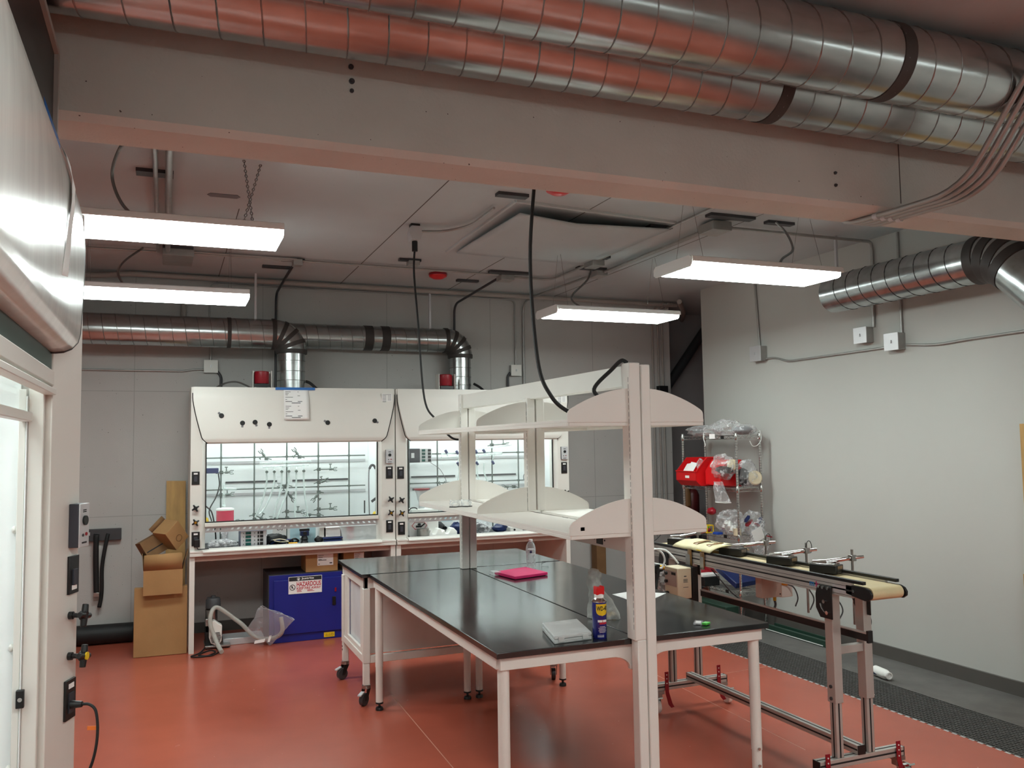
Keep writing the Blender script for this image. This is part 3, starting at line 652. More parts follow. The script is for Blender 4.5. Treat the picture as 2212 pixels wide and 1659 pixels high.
def rear_hood(x0, label, right_leg):
    W = 1.86; a, b = 0.13, 1.70; X = lambda x: x0 + x
    t = thing('fume_hood', (x0 + W/2, YF, 0), label, 'fume hood', 'pair of white fume hoods at the back wall')
    yb = YF + 0.84
    for lx in ((0, 0.045), (W-0.045, W)): MB().box(X(lx[0]), X(lx[1]), YF, yb, 0, 0.84).build('leg_panel', M['offwhite'], t, bevel=0.002)
    MB().box(X(0.045), X(W-0.045), YF+0.03, YF+0.06, 0.795, 0.845).build('apron', M['tan'], t)
    MB().box(X(0.0), X(W), YF-0.03, yb, 0.845, 0.878).build('work_surface', M['offwhite'], t, bevel=0.004)
    MB().prism([(YF-0.05, 0.878), (YF-0.05, 0.888), (YF-0.03, 0.903), (YF+0.05, 0.906), (YF+0.05, 0.878)], 'x', X(a-0.02), X(b+0.02)).build('sill', M['white'], t)
    for s, (p, q) in enumerate(((0, a), (b, W))):
        inner = q if s == 0 else p; outer = p if s == 0 else q
        poly = [(X(outer), YF), (X(inner + (-0.03 if s == 0 else 0.03)), YF), (X(inner), YF+0.05), (X(inner), YF+0.14), (X(outer), YF+0.14)]
        MB().prism(poly, 'z', 0.878, 2.35).build('post', M['offwhite'], t, bevel=0.002)
        MB().box(X(min(p, q)), X(max(p, q)), YF-0.035, YF+0.05, 0.878, 0.898).build('post_shoe', M['white'], t, bevel=0.004)
    MB().box(X(0), X(0.01), YF+0.14, yb, 0.878, 2.35).box(X(W-0.01), X(W), YF+0.14, yb, 0.878, 2.35).box(X(0.01), X(W-0.01), YF+0.03, yb, 2.335, 2.35).box(X(0.01), X(W-0.01), yb-0.01, yb, 0.878, 2.335).build('outer_casing', M['offwhite'], t)
    mb = MB(); gl, gr = hood_panel(mb, X(0.016), X(W-0.016), 0.13, 1.845, 2.352, 2.26, YF, 0.05)
    mb.build('front_panel', M['offwhite'], t, smooth=50)
    MB().tube(gl, 0.0045, 6).tube(gr, 0.0045, 6).build('panel_gasket', M['black'], t)
    # interior
    MB().box(X(a-0.06), X(a-0.05), YF+0.14, yb-0.02, 0.885, 2.3).box(X(b+0.05), X(b+0.06), YF+0.14, yb-0.02, 0.885, 2.3).box(X(a-0.05), X(b+0.05), YF+0.70, YF+0.71, 0.885, 2.3).box(X(a-0.05), X(b+0.05), YF+0.14, YF+0.70, 2.29, 2.30).build('interior_liner', M['liner'], t)
    MB().box(X(a-0.05), X(b+0.05), YF+0.05, YF+0.70, 0.8785, 0.884).build('work_tray', M['dgrey'], t)
    MB().box(X(a+0.1), X(b-0.1), YF+0.20, YF+0.34, 2.268, 2.288).build('hood_lamp', M['hoodlamp'], t)
    for z in (1.655, 1.345):
        MB().box(X(a-0.04), X(b+0.02), YF+0.690, YF+0.6985, z-0.012, z+0.012).build('baffle_shadow_strip', M['silver'], t)
    for (p, q) in ((0.34, 0.83), (0.98, 1.54)): MB().box(X(p), X(q), YF+0.692, YF+0.6995, 1.455, 1.472).build('baffle_slot', M['dgrey'], t)
    yl = YF + 0.60
    for k in range(5):
        x = X(0.292 + 0.31*k); MB().cyl((x,yl,0.884), (x,yl,2.29), 0.0075, n=10).build('lattice_rod', M['clamp'], t)
    for z in (1.705, 1.398):
        MB().cyl((X(a-0.05),yl+0.014,z), (X(b),yl+0.014,z), 0.0065, n=10).build('lattice_rod', M['clamp'], t)
        m = MB()
        for k in range(5): m.box(X(0.282+0.31*k), X(0.302+0.31*k), yl-0.012, yl+0.024, z-0.010, z+0.010)
        m.build('rod_connectors', M['clamp'], t)
    # sash
    s = MB().box(X(a), X(b), YF+0.052, YF+0.058, 1.14, 1.90).build('sash_glass', M['sash'], t)
    MB().box(X(a-0.005), X(b+0.005), YF+0.03, YF+0.07, 1.098, 1.132).build('sash_handle', M['offwhite'], t, bevel=0.003)
    MB().box(X(a), X(b), YF+0.045, YF+0.062, 1.132, 1.142).box(X(a), X(a+0.008), YF+0.045, YF+0.062, 1.142, 1.86).box(X(b-0.008), X(b), YF+0.045, YF+0.062, 1.142, 1.86).build('sash_gasket', M['black'], t)
    m = MB().box(X(a), X(b), YF+0.075, YF+0.082, 1.078, 1.098).box(X(a), X(b), YF+0.075, YF+0.082, 1.043, 1.060)
    k = 30
    for i in range(k+1):
        x = X(a) + (b-a)*i/k; m.obox((x, YF+0.0785, 1.069), (0.016, 0, 0.0), (0, 0.0035, 0), (0.006*(1 if i < k/2 else -1), 0, 0.010))
    m.build('slotted_deflector', M['silver'], t)
    # controls
    n = (0,-1,0)
    plate((X(0.045), YF, 1.536), t, 'switch_plate'); star_knob('star_knob', (X(0.045), YF, 1.272), M['black'], t); star_knob('star_knob', (X(0.047), YF, 1.146), M['black'], t, hub='brass')
    plate((X(0.05), YF, 1.00), t, 'outlet_plate', h=0.062, w=0.034)
    monitor((X(1.803), YF, 1.695), t); plate((X(1.803), YF, 1.541), t, 'switch_plate')
    star_knob('star_knob', (X(1.81), YF, 1.282), M['black'], t); star_knob('star_knob', (X(1.81), YF, 1.154), M['black'], t, hub='brass'); plate((X(1.803), YF, 1.025), t, 'outlet_plate')
    MB().box(X(1.725), X(1.828), YF-0.0305, YF-0.028, 2.203, 2.303).build('certificate_label', M['paper'], t, smooth=None)
    m = MB()
    for i in range(7): m.box(X(1.733), X(1.733 + (0.085 if i == 0 else 0.036)), YF-0.0312, YF-0.0303, 2.292-i*0.011, 2.296-i*0.011)
    for i in range(5): m.box(X(1.784), X(1.818), YF-0.0312, YF-0.0303, 2.281-i*0.011, 2.284-i*0.011)
    m.box(X(1.735), X(1.765), YF-0.0312, YF-0.0303, 2.207, 2.222); m.build('label_print', M['grey'], t)
    return t
hood1 = rear_hood(0.20, 'left of the two white rear fume hoods, with a paper taped on its front', False)
hood2 = rear_hood(2.07, 'right of the two white rear fume hoods, behind the bench shelving', True)
# six service valves sit on the left hood's cover
for i, (x, z, a) in enumerate(((0.456, 2.091, 2.3), (0.637, 2.024, -1.6), (0.747, 2.031, -1.2), (0.873, 2.011, -1.6), (1.404, 2.024, 2.6), (1.852, 2.04, -0.5))):
    yy = YF - 0.042
    k = MB().cyl((x,yy+0.012,z), (x,yy-0.012,z), 0.022, n=18).build('valve_knob', M['black'], hood1, bevel=0.003)
    MB().obox((x + 0.026*math.cos(a), yy-0.004, z + 0.026*math.sin(a)), (0.014*math.cos(a),0,0.014*math.sin(a)), (0,0.006,0), (-0.009*math.sin(a),0,0.009*math.cos(a))).build('knob_lever', M['grey'], k, bevel=0.002)

# papers taped on the left hood
t = thing('taped_notice', (1.115, YF-0.05, 2.05), 'printed white paper held by blue tape on the left rear hood', 'paper')
def pp(u, v):
    z = 2.335 - v*0.283; x = 1.003 + u*0.226
    y = YF - 0.016 - 0.040*min(1, v*2.0) - 0.010*v*v*v - (0.006*u*v)
    return (x, y, z)
MB().grid(pp, 6, 12).build('sheet', M['paper'], t, smooth=60, solid=0.0006)
MB().box(0.93, 1.29, YF-0.018, YF-0.012, 2.330, 2.354).build('blue_tape', M['bluetape'], t)
m = MB()
rr = random.Random(3)
for blk in (0.08, 0.56):
    for (u, w, v) in ((0.06, 0.22, 0.0), (0.06, 0.14, 0.055), (0.06, 0.10, 0.10), (0.06, 0.30, 0.18), (0.06, 0.06, 0.25), (0.06, 0.26, 0.32), (0.55, 0.05, 0.0), (0.55, 0.10, 0.13), (0.55, 0.18, 0.32), (0.30, 0.36, 0.37)):
        p = pp(u, blk+v); q = pp(u+w, blk+v)
        m.obox(((p[0]+q[0])/2, min(p[1], q[1])-0.0016, p[2]), ((q[0]-p[0])/2, 0, 0), (0, 0.0004, 0), (0, 0, 0.0018 if v < 0.3 else 0.0026))
m.build('printed_lines', M['ink'], t)

# red fire bottles in white brackets on top of the hoods
def firebottle(x, label, wide):
    t = thing('fire_suppressor', (x, 8.40, 2.352), label, 'fire suppressor', 'red suppressor bottles on the hoods')
    w = 0.088
    MB().box(x-w, x+w, 8.47, 8.48, 2.352, 2.525).box(x-w, x-w+0.006, 8.36, 8.47, 2.352, 2.525).box(x+w-0.006, x+w, 8.36, 8.47, 2.352, 2.525).build('bracket', M['offwhite'], t)
    MB().lathe([(0.064,2.405),(0.068,2.412),(0.068,2.515),(0.062,2.522)], (x-0.002,8.41,0), 24).build('bottle', M['redmetal'], t)
    MB().cyl((x,8.41,2.352), (x,8.41,2.405), 0.052, n=20).box(x-0.07, x+0.07, 8.355, 8.37, 2.37, 2.40).build('valve_base', M['black'], t)
    return t
firebottle(0.835, 'red suppressor bottle on top of the left rear hood', 0)
firebottle(2.665, 'red suppressor bottle on top of the right rear hood', 0)
single(MB().tube(crv([(0.42,8.45,2.365),(0.52,8.4,2.41),(0.62,8.4,2.415),(0.74,8.42,2.365)]), 0.008, 8), 'arched_cable', M['seam'], 'grey cable arched on top of the left rear hood', 'cable')
single(MB().tube(crv([(1.26,8.5,2.44),(1.30,8.48,2.42),(1.36,8.46,2.362)]), 0.014, 8), 'arched_cable', M['rubber'], 'black cable beside the left hood riser', 'cable')
single(MB().tube(crv([(3.11,8.8,2.46),(3.16,8.75,2.42),(3.21,8.7,2.362)]), 0.014, 8), 'arched_cable', M['rubber'], 'black cable beside the right hood riser', 'cable')

# ------------------------------------------------------------------ glassware and clamps in the hoods
def clamp(x, z, s, label, ang=0.1, fingers=True, L=0.20):
    yl = YF + 0.60
    t = thing('lab_clamp', (x, yl, z), label, 'clamp', 'metal clamps on the hood lattice')
    MB().box(x-0.016, x+0.016, yl-0.028, yl+0.012, z-0.016, z+0.016).cyl((x,yl-0.028,z), (x,yl-0.065,z), 0.005, n=8).cyl((x-s*0.016,yl-0.01,z), (x-s*0.05,yl-0.01,z-0.01), 0.005, n=8).build('boss_head', M['clamp'], t)
    dx = s*math.cos(ang); dz = math.sin(ang)
    e = Vector((x + dx*L*0.55, yl-0.045, z + dz*L*0.55))
    MB().cyl((x,yl-0.045,z), e, 0.0055, n=8).build('arm', M['clamp'], t)
    d = Vector((dx,0,dz)); u = Vector((-dz,0,dx))
    m = MB().cyl(e - d*0.012, e + d*0.02, 0.012, n=10)
    for q in (-1, 1):
        m.tube([e + d*0.02, e + d*0.04 + u*q*0.017, e + d*0.068 + u*q*0.016], 0.0048, 6)
    m.tube([e + d*0.02, e + d*0.06], 0.0036, 6)
    m.build('jaws', M['clamp'], t)
    MB().cyl(e + u*0.012, e + u*0.05, 0.005, n=8).cyl(e + u*0.05 - d*0.014, e + u*0.05 + d*0.014, 0.005, n=8).build('thumbscrew', M['clamp'], t)
    return t
clamp(1.425, 1.572, 1, 'forked clamp high on the fourth rod of the left hood', 0.0, L=0.20)
clamp(1.425, 1.175, 1, 'forked clamp low on the fourth rod of the left hood', 0.02, L=0.20)
clamp(1.425, 1.345, -1, 'short clamp at mid height on the fourth rod of the left hood', -0.9, L=0.09)
clamp(1.425, 1.44, 1, 'small clamp above mid height on the fourth rod of the left hood', 0.3, L=0.06)
clamp(1.425, 1.118, -1, 'clamp pointing left at the foot of the fourth rod, left hood', 0.1, L=0.17)
clamp(1.115, 1.165, 1, 'clamp low on the third rod of the left hood', -0.05, L=0.18)
clamp(1.115, 1.35, 1, 'small clamp midway up the third rod of the left hood', -0.9, L=0.08)
clamp(1.115, 1.42, -1, 'small clamp just over the crossbar on the third rod, left hood', 0.1, L=0.06)
clamp(1.115, 1.10, -1, 'clamp pointing left at the foot of the third rod, left hood', 0.05, L=0.20)
clamp(0.805, 1.145, 1, 'clamp low on the second rod of the left hood', -0.5, L=0.12)
clamp(0.805, 1.10, -1, 'clamp pointing left at the foot of the second rod, left hood', -0.05, L=0.20)
clamp(0.495, 1.35, 1, 'clamp above the red container in the left hood', 0.05, L=0.10)
clamp(0.495, 1.565, 1, 'clamp under the small blue display in the left hood', 0.02, L=0.08)
clamp(0.915, 1.69, -1, 'clamp holding the left end of the glass manifold', 0.9, L=0.08)
clamp(1.235, 1.70, -1, 'clamp holding the right end of the glass manifold', 0.9, L=0.08)
clamp(3.29, 1.79, 1, 'clamp at the top of the right hood lattice', 0.05, L=0.22)
clamp(3.54, 1.33, -1, 'clamp on the last visible rod of the right hood', 0.05, L=0.16)
clamp(2.672, 1.345, 1, 'small clamp on the first rod of the right hood', 0.6, L=0.06)
# Schlenk style manifold with six taps and hoses
ym = YF + 0.50
t = thing('glass_manifold', (1.09, ym, 1.55), 'double glass manifold with six taps in the left hood', 'glass manifold')
MB().tube([(0.84,ym,1.648),(1.33,ym,1.662)], 0.013, 12).build('upper_tube', M['glassware'], t)
MB().tube([(0.87,ym,1.612),(1.31,ym,1.622)], 0.012, 12).build('lower_tube', M['glassware'], t)
hx = (0.908, 0.979, 1.05, 1.118, 1.19, 1.262)
for x in hx:
    MB().tube([(x,ym,1.612),(x,ym-0.01,1.575)], 0.007, 8).build('port', M['glassware'], t)
    MB().cyl((x,ym-0.03,1.562), (x,ym+0.01,1.562), 0.013, n=14).build('tap', M['clamp'], t)
ends = ((0.80,1.13), (0.84,1.16), (0.96,1.09), (1.00,1.10), (1.17,1.09), (1.30,1.10))
ordn = ('first', 'second', 'third', 'fourth', 'fifth', 'sixth')
for i, x in enumerate(hx):
    e = ends[i]
    p = [(x,ym-0.01,1.55), (x,ym-0.012,1.47), (x + (e[0]-x)*0.25, ym-0.015, 1.33), (x + (e[0]-x)*0.62, ym-0.02, 1.22), (e[0], ym-0.03, e[1])]
    single(MB().tube(crv(p), 0.0085 if i != 3 else 0.010, 8), 'clear_hose', M['hose'], 'clear hose hanging from the %s tap of the glass manifold' % ordn[i], 'hose', 'hoses under the glass manifold')
# display, red container, cords, wash bottle bits
single(MB().box(0.352, 0.462, YF+0.44, YF+0.47, 1.562, 1.612), 'display_module', M['navy'], 'small blue display unit at upper left inside the left hood', 'display', bevel=0.004)
single(MB().tube(crv([(0.46,8.6,1.56),(0.47,8.6,1.45),(0.44,8.58,1.34),(0.38,8.55,1.22),(0.40,8.52,1.12)]), 0.006, 6), 'dark_cable', M['rubber'], 'dark cord below the blue display in the left hood', 'cable')
single(MB().tube(crv([(0.335,8.5,1.27),(0.36,8.5,1.25),(0.40,8.5,1.2),(0.43,8.5,1.05),(0.44,8.5,0.9)]), 0.007, 6), 'black_cable', M['rubber'], 'black cord at the left edge inside the left hood', 'cable')
t = thing('sample_jar', (0.515, 8.45, 1.03), 'tall jar of bright red liquid inside the left hood', 'jar')
MB().lathe([(0.07,1.10),(0.079,1.108),(0.079,1.222),(0.074,1.228)], (0.515,8.45,0), 28).build('jar_body', M['redfluid'], t)
MB().lathe([(0.081,1.222),(0.081,1.236),(0.06,1.243),(0.02,1.246)], (0.515,8.45,0), 28).build('jar_lid', M['foam'], t)
MB().box(0.44, 0.59, 8.38, 8.52, 0.884, 0.93).cyl((0.515,8.45,0.93), (0.515,8.45,1.09), 0.03, n=16).cyl((0.515,8.45,1.09), (0.515,8.45,1.10), 0.07, n=24).build('jar_stand', M['silver'], t)
t = thing('glass_condenser', (0.51, 8.52, 1.25), 'slim glass tube with side arm above the red jar', 'glassware')
MB().tube([(0.505,8.52,1.25),(0.505,8.52,1.47)], 0.010, 10).build('tube', M['glassware'], t)
MB().lathe([(0.006,1.25),(0.02,1.262),(0.006,1.275)], (0.505,8.52,0), 14).build('bulb', M['glassware'], t)
MB().tube([(0.505,8.52,1.42),(0.62,8.52,1.41)], 0.012, 10).build('side_arm', M['glassware'], t)
t = thing('wash_loop', (1.915, 8.5, 1.10), 'tall grey tubing loop at right inside the left hood', 'tubing')
MB().tube(crv([(1.885,8.5,1.11),(1.88,8.5,1.3),(1.882,8.5,1.55),(1.905,8.5,1.60),(1.935,8.5,1.60),(1.952,8.5,1.54),(1.952,8.5,1.3),(1.948,8.5,1.12)]), 0.006, 8).build('loop', M['grey'], t)
MB().tube(crv([(1.885,8.5,1.57),(1.905,8.5,1.603),(1.93,8.5,1.603),(1.948,8.5,1.57)]), 0.012, 8).build('grip', M['dgrey'], t)
MB().obox((1.93,8.48,1.265), (0.028,0,0.02), (0,0.008,0), (-0.006,0,0.01)).build('clip', M['dgrey'], t)
blob(MB(), (1.935,8.42,1.125), (0.028,0.025,0.022), 4, 0.3, nu=12, nv=10)
single(blob(MB(), (1.935,8.44,1.128), (0.03,0.025,0.022), 4, 0.3, nv=10), 'yellow_clip', M['yellow'], 'yellow clip at lower right behind the left hood glass', 'clip')
single(blob(MB(), (0.35,8.44,1.13), (0.022,0.02,0.03), 9, 0.3, nv=10), 'yellow_clip', M['yellow'], 'yellow clip at lower left behind the left hood glass', 'clip')
single(MB().cyl((1.847,8.55,1.13), (1.847,8.55,1.255), 0.007, n=10), 'thermometer_probe', M['slot'], 'short dark probe hanging near right end of the left hood', 'probe')

# ---- on the work surface, left hood
zs = 0.884
t = thing('parts_bag', (0.49, 8.28, zs), 'clear tied bag of metal parts at left of the left hood', 'bag')
blob(MB(), (0.485,8.30,zs+0.045), (0.125,0.085,0.045), 3, 0.22, zmin=zs).build('bag_film', M['bag'], t)
MB().lathe([(0.018,zs+0.085),(0.012,zs+0.10),(0.03,zs+0.135),(0.036,zs+0.145)], (0.50,8.30,0), 12).build('gathered_neck', M['bag'], t)
m = MB(); rr = random.Random(5)
for i in range(16): m.sphere((0.485 + rr.uniform(-.08,.09), 8.30 + rr.uniform(-.05,.05), zs+0.02+rr.random()*0.03), 0.014+rr.random()*0.008, 6)
m.build('loose_fittings', M['grey'], t).__setitem__('kind', 'stuff')
t = thing('pump_controller', (0.757, 8.32, zs), 'control box with dark green windows and black switches, left hood', 'controller')
MB().box(0.640, 0.872, 8.28, 8.50, zs+0.012, 1.036).build('case', M['navy'], t, bevel=0.003)
MB().box(0.642, 0.870, 8.274, 8.28, zs+0.014, 1.034).build('face_panel', M['silver'], t)
for i in range(4):
    z = zs + 0.032 + i*0.033
    MB().box(0.684, 0.733, 8.270, 8.275, z-0.011, z+0.014).build('window', M['green_lcd'], t)
    MB().box(0.790, 0.804, 8.268, 8.275, z-0.010, z+0.012).build('switch', M['black'], t)
    MB().box(0.812, 0.840, 8.268, 8.275, z-0.011, z+0.013).build('switch', M['black'], t)
    MB().cyl((0.764,8.274,z), (0.764,8.268,z), 0.006, n=8).build('dial', M['grey'], t)
    MB().box(0.664, 0.669, 8.271, 8.275, z-0.004, z+0.005).build('mark', M['ink'], t)
MB().box(0.65, 0.68, 8.30, 8.48, zs, zs+0.012).box(0.83, 0.86, 8.30, 8.48, zs, zs+0.012).build('feet', M['black'], t)
t = thing('name_card', (1.0, 8.36, 1.01), 'white card with hand-drawn letters standing in the left hood', 'card')
MB().box(0.94, 1.065, 8.40, 8.403, zs, 1.062).build('card', M['paper'], t)
text('C-S', 'lettering', M['ink'], t, (1.005, 8.398, 1.03), (1,0,0), (0,0,1), 0.028)
rr = random.Random(11)
t = thing('black_tool_roll', (0.98, 8.34, zs), 'dark heap of cables and pouches right of the control box', 'cables')
for i in range(5):
    cx = 0.92 + i*0.05
    MB().tube(crv([(cx-0.05,8.33+0.02*rr.random(),zs+0.012),(cx,8.30,zs+0.04+0.02*rr.random()),(cx+0.05,8.34,zs+0.03),(cx+0.02,8.38,zs+0.012)]), 0.009, 6).build('cable_loop', M['navy' if i % 2 else 'black'], t)
blob(MB(), (0.97,8.40,zs+0.05), (0.11,0.05,0.05), 8, 0.3, zmin=zs).build('pouch', M['black'], t)
single(MB().tube(crv([(0.93,8.29,zs+0.055),(0.99,8.28,zs+0.062),(1.04,8.28,zs+0.05),(1.07,8.28,zs+0.035),(1.0,8.28,zs+0.035),(0.94,8.285,zs+0.048)]), 0.004, 6), 'cream_cable', M['cream'], 'cream cord looped over the dark heap in the left hood', 'cable')
single(MB().cyl((1.07,8.27,zs+0.014), (1.15,8.265,zs+0.014), 0.013, n=12), 'brass_fitting', M['brass'], 'brass fitting lying at the front of the left hood', 'fitting')
for k, (xa, xb, lab) in enumerate(((1.10, 1.19, 'pale blue card left of the black regulator'), (1.26, 1.34, 'pale blue card right of the black regulator'))):
    single(MB().box(xa, xb, 8.40, 8.404, zs, 1.03), 'printed_card', mat('pale_blue_card', '#bfe0ea', 0.7), lab, 'card')
t = thing('gas_regulator', (1.225, 8.34, zs), 'black regulator standing in the middle of the left hood', 'regulator')
MB().lathe([(0.035,zs),(0.037,zs+0.01),(0.028,zs+0.03),(0.034,zs+0.045),(0.026,zs+0.07),(0.020,zs+0.09)], (1.225,8.34,0), 18).build('base', M['black'], t)
MB().box(1.185, 1.265, 8.31, 8.37, zs+0.075, zs+0.12).build('body', M['navy'], t, bevel=0.005)
MB().cyl((1.225,8.31,zs+0.10), (1.225,8.285,zs+0.10), 0.018, n=16).build('gauge', M['black'], t)
MB().box(1.18, 1.27, 8.32, 8.36, zs+0.12, zs+0.14).build('cap', M['black'], t)
t = thing('pipette_carton', (1.47, 8.36, zs), 'white box on blue trays in the left hood', 'carton')
MB().box(1.40, 1.56, 8.30, 8.44, zs+0.055, 1.028).build('carton', M['paper'], t, bevel=0.003)
MB().box(1.36, 1.42, 8.30, 8.42, zs+0.055, 1.035).build('carton_end', M['white'], t, bevel=0.002)
MB().box(1.39, 1.58, 8.28, 8.46, zs+0.038, zs+0.052).build('tray', M['navy'], t, bevel=0.003)
MB().box(1.40, 1.57, 8.29, 8.45, zs+0.004, zs+0.03).build('tray', M['navy'], t, bevel=0.003)
single(blob(MB(), (1.355,8.31,zs+0.035), (0.038,0.03,0.032), 6, 0.25, zmin=zs, nv=10), 'black_pouch', M['black'], 'small black pouch beside the blue trays', 'pouch')
t = thing('storage_tub', (1.74, 8.38, zs), 'translucent tub at the right end of the left hood', 'tub')
MB().prism([(1.58,zs+0.004),(1.90,zs+0.004),(1.925,1.035),(1.555,1.035)], 'y', 8.28, 8.52).build('tub', M['frost'], t, bevel=0.006)
MB().cyl((1.665,8.36,zs+0.02), (1.665,8.36,1.02), 0.035, n=18).build('pink_tube', M['redfluid'], t)
# ---- right hood contents
t = thing('pump_controller', (2.42, 8.62, 1.62), 'control box hung on the lattice at upper left of the right hood', 'controller')
MB().box(2.30, 2.41, 8.50, 8.70, 1.622, 1.765).build('case', M['bluegrey'], t, bevel=0.003)
MB().box(2.41, 2.535, 8.50, 8.70, 1.622, 1.765).build('face_panel', M['silver'], t, bevel=0.003)
MB().box(2.318, 2.35, 8.496, 8.50, 1.67, 1.72).build('display', M['silver'], t)
for i in range(4):
    z = 1.642 + i*0.034
    MB().box(2.43, 2.465, 8.494, 8.501, z-0.011, z+0.013).build('window', M['green_lcd'], t)
    MB().box(2.495, 2.525, 8.494, 8.501, z-0.012, z+0.013).build('switch', M['black'], t)
single(MB().tube(crv([(2.52,8.5,1.62),(2.62,8.5,1.55),(2.68,8.5,1.45),(2.70,8.5,1.38)]), 0.003, 5), 'thin_lead', M['grey'], 'thin lead curving from the right hood control box', 'lead')
ym = YF + 0.42
t = thing('glass_manifold', (2.98, ym, 1.6), 'horizontal glass manifold with dark taps in the right hood', 'glass manifold')
MB().tube([(2.66,ym,1.665),(3.34,ym,1.70)], 0.014, 12).build('upper_tube', M['glassware'], t)
MB().tube([(2.66,ym,1.70),(3.45,ym,1.79)], 0.010, 12).build('lower_tube', M['glassware'], t)
for i, (x, z, q) in enumerate(((2.70,1.745,1), (2.82,1.735,1), (3.03,1.74,1), (3.12,1.745,1), (2.83,1.615,-1), (3.04,1.615,-1), (3.22,1.62,-1))):
    MB().cyl((x,ym-0.01,z), (x + 0.022,ym-0.01,z - 0.035), 0.014, n=12).build('tap', M['navy'], t, bevel=0.003)
    MB().tube([(x+0.01,ym,z), (x+0.03,ym,1.68)], 0.007, 8).build('port', M['glassware'], t)
for i, (xa, xb) in enumerate(((2.85, 2.83), (3.05, 3.08), (3.13, 3.17))):
    single(MB().tube(crv([(xa,ym-0.01,1.60),(xa,ym-0.01,1.5),(xb,ym-0.02,1.38),(xb+0.02,ym-0.02,1.2)]), 0.009, 8), 'clear_hose', M['hose'], 'clear hose, %s one hanging in the right hood' % ('left', 'middle', 'right')[i], 'hose')
t = thing('rotary_mixer', (2.40, 8.46, zs), 'grey stirrer column with a red rimmed bowl, right hood', 'mixer')
MB().prism([(2.28,zs),(2.56,zs),(2.56,1.16),(2.28,1.16)], 'y', 8.36, 8.56).build('base', M['foam'], t, bevel=0.01)
MB().lathe([(0.03,1.16),(0.028,1.22),(0.04,1.25),(0.05,1.30),(0.065,1.34)], (2.41,8.46,0), 20).build('column', M['silver'], t)
MB().lathe([(0.072,1.34),(0.085,1.35),(0.085,1.36),(0.07,1.362)], (2.41,8.46,0), 24).build('rim', M['redmetal'], t)
MB().cyl((2.32,8.46,1.352), (2.50,8.46,1.352), 0.012, n=10).build('handles', M['dgrey'], t)
single(MB().tube(crv([(2.25,8.4,1.13),(2.28,8.38,1.17),(2.33,8.37,1.17),(2.35,8.37,1.13)]), 0.006, 6), 'black_cable', M['rubber'], 'black cord beside the stirrer in the right hood', 'cable')
single(MB().box(2.60, 2.72, 8.40, 8.404, 1.02, 1.16), 'printed_card', mat('pale_blue_card', '#bfe0ea', 0.7), 'pale card beside the stirrer in the right hood', 'card')
t = thing('flask_ring', (3.60, 8.5, 1.38), 'round ring of tubing near right end of the right hood', 'tubing')
MB().tube([(3.60+0.045*math.cos(a), 8.5, 1.44+0.05*math.sin(a)) for a in [i*PI/9 for i in range(18)]], 0.005, 6, closed=True).build('ring', M['grey'], t)
single(MB().tube(crv([(3.70,8.45,1.12),(3.70,8.45,1.45),(3.68,8.45,1.54),(3.65,8.45,1.57)]), 0.009, 8), 'grey_hose', M['grey'], 'dark grey hose at the right end of the right hood', 'hose')
t = thing('hazard_bucket', (2.36, 8.32, zs), 'steel bucket in front of a hazard card, right hood', 'bucket')
MB().lathe([(0.062,zs+0.006),(0.062,zs+0.085),(0.065,zs+0.09)], (2.37,8.27,0), 24).build('bucket', M['steel'], t)
MB().cyl((2.37,8.27,zs), (2.37,8.27,zs+0.008), 0.064, n=24).build('foot_ring', M['black'], t)
t = thing('hazard_card', (2.36, 8.36, zs), 'white card with a red hexagon behind the steel bucket', 'card')
MB().box(2.25, 2.44, 8.335, 8.338, zs, 1.045).build('card', M['paper'], t)
hx_ = [(2.275,1.0),(2.305,1.034),(2.40,1.034),(2.43,1.0),(2.40,0.966),(2.305,0.966)]
m = MB(); m.tube([(x,8.332,z) for x, z in hx_], 0.003, 6, closed=True); m.build('red_hexagon', M['redink'], t)
m = MB().box(2.315, 2.37, 8.331, 8.334, 0.98, 1.0).obox((2.385,8.332,1.0), (0.022,0,0.018), (0,0.001,0), (-0.004,0,0.005)).sphere((2.35,8.332,1.012), 0.013, 8, (1.4,0.1,0.8)); m.build('hazard_mark', M['ink'], t)
t = thing('foam_tray', (2.55, 8.27, zs), 'white scalloped foam tray at the front of the right hood', 'tray')
pr_ = [(2.42,zs)]
for i in range(2):
    o = 2.42 + i*0.135
    pr_ += [(o+0.005,zs+0.045),(o+0.03,zs+0.07),(o+0.04,zs+0.03),(o+0.07,zs+0.028),(o+0.085,zs+0.05),(o+0.10,zs+0.08),(o+0.125,zs+0.085)]
pr_ += [(2.715,zs+0.05),(2.72,zs)]
MB().prism(pr_, 'y', 8.24, 8.36).build('foam', M['foam'], t, bevel=0.004)
single(blob(MB(), (2.54,8.46,zs+0.07), (0.13,0.06,0.06), 12, 0.35, zmin=zs), 'cable_bundle', M['black'], 'black cable bundle behind the foam tray, right hood', 'cables')
single(blob(MB(), (2.76,8.40,zs+0.06), (0.07,0.05,0.06), 14, 0.35, zmin=zs), 'navy_pouch', M['navy'], 'navy pouch behind the far bench upright, right hood', 'pouch')
single(blob(MB(), (3.02,8.34,zs+0.055), (0.10,0.06,0.055), 15, 0.3, zmin=zs), 'silver_bag', M['bag'], 'shiny bag of parts right of the bench upright, right hood', 'bag')
single(blob(MB(), (3.0,8.42,zs+0.05), (0.10,0.05,0.05), 19, 0.3, zmin=zs), 'navy_pouch', M['dgrey'], 'dark bundle behind the shiny bag, right hood', 'pouch')
single(blob(MB(), (3.22,8.36,zs+0.045), (0.08,0.05,0.042), 17, 0.25, zmin=zs), 'navy_pouch', M['navy'], 'navy pouch right of the shiny bag, right hood', 'pouch')
t = thing('white_adapter', (3.38, 8.34, zs), 'white box with one black knob, right hood', 'box')
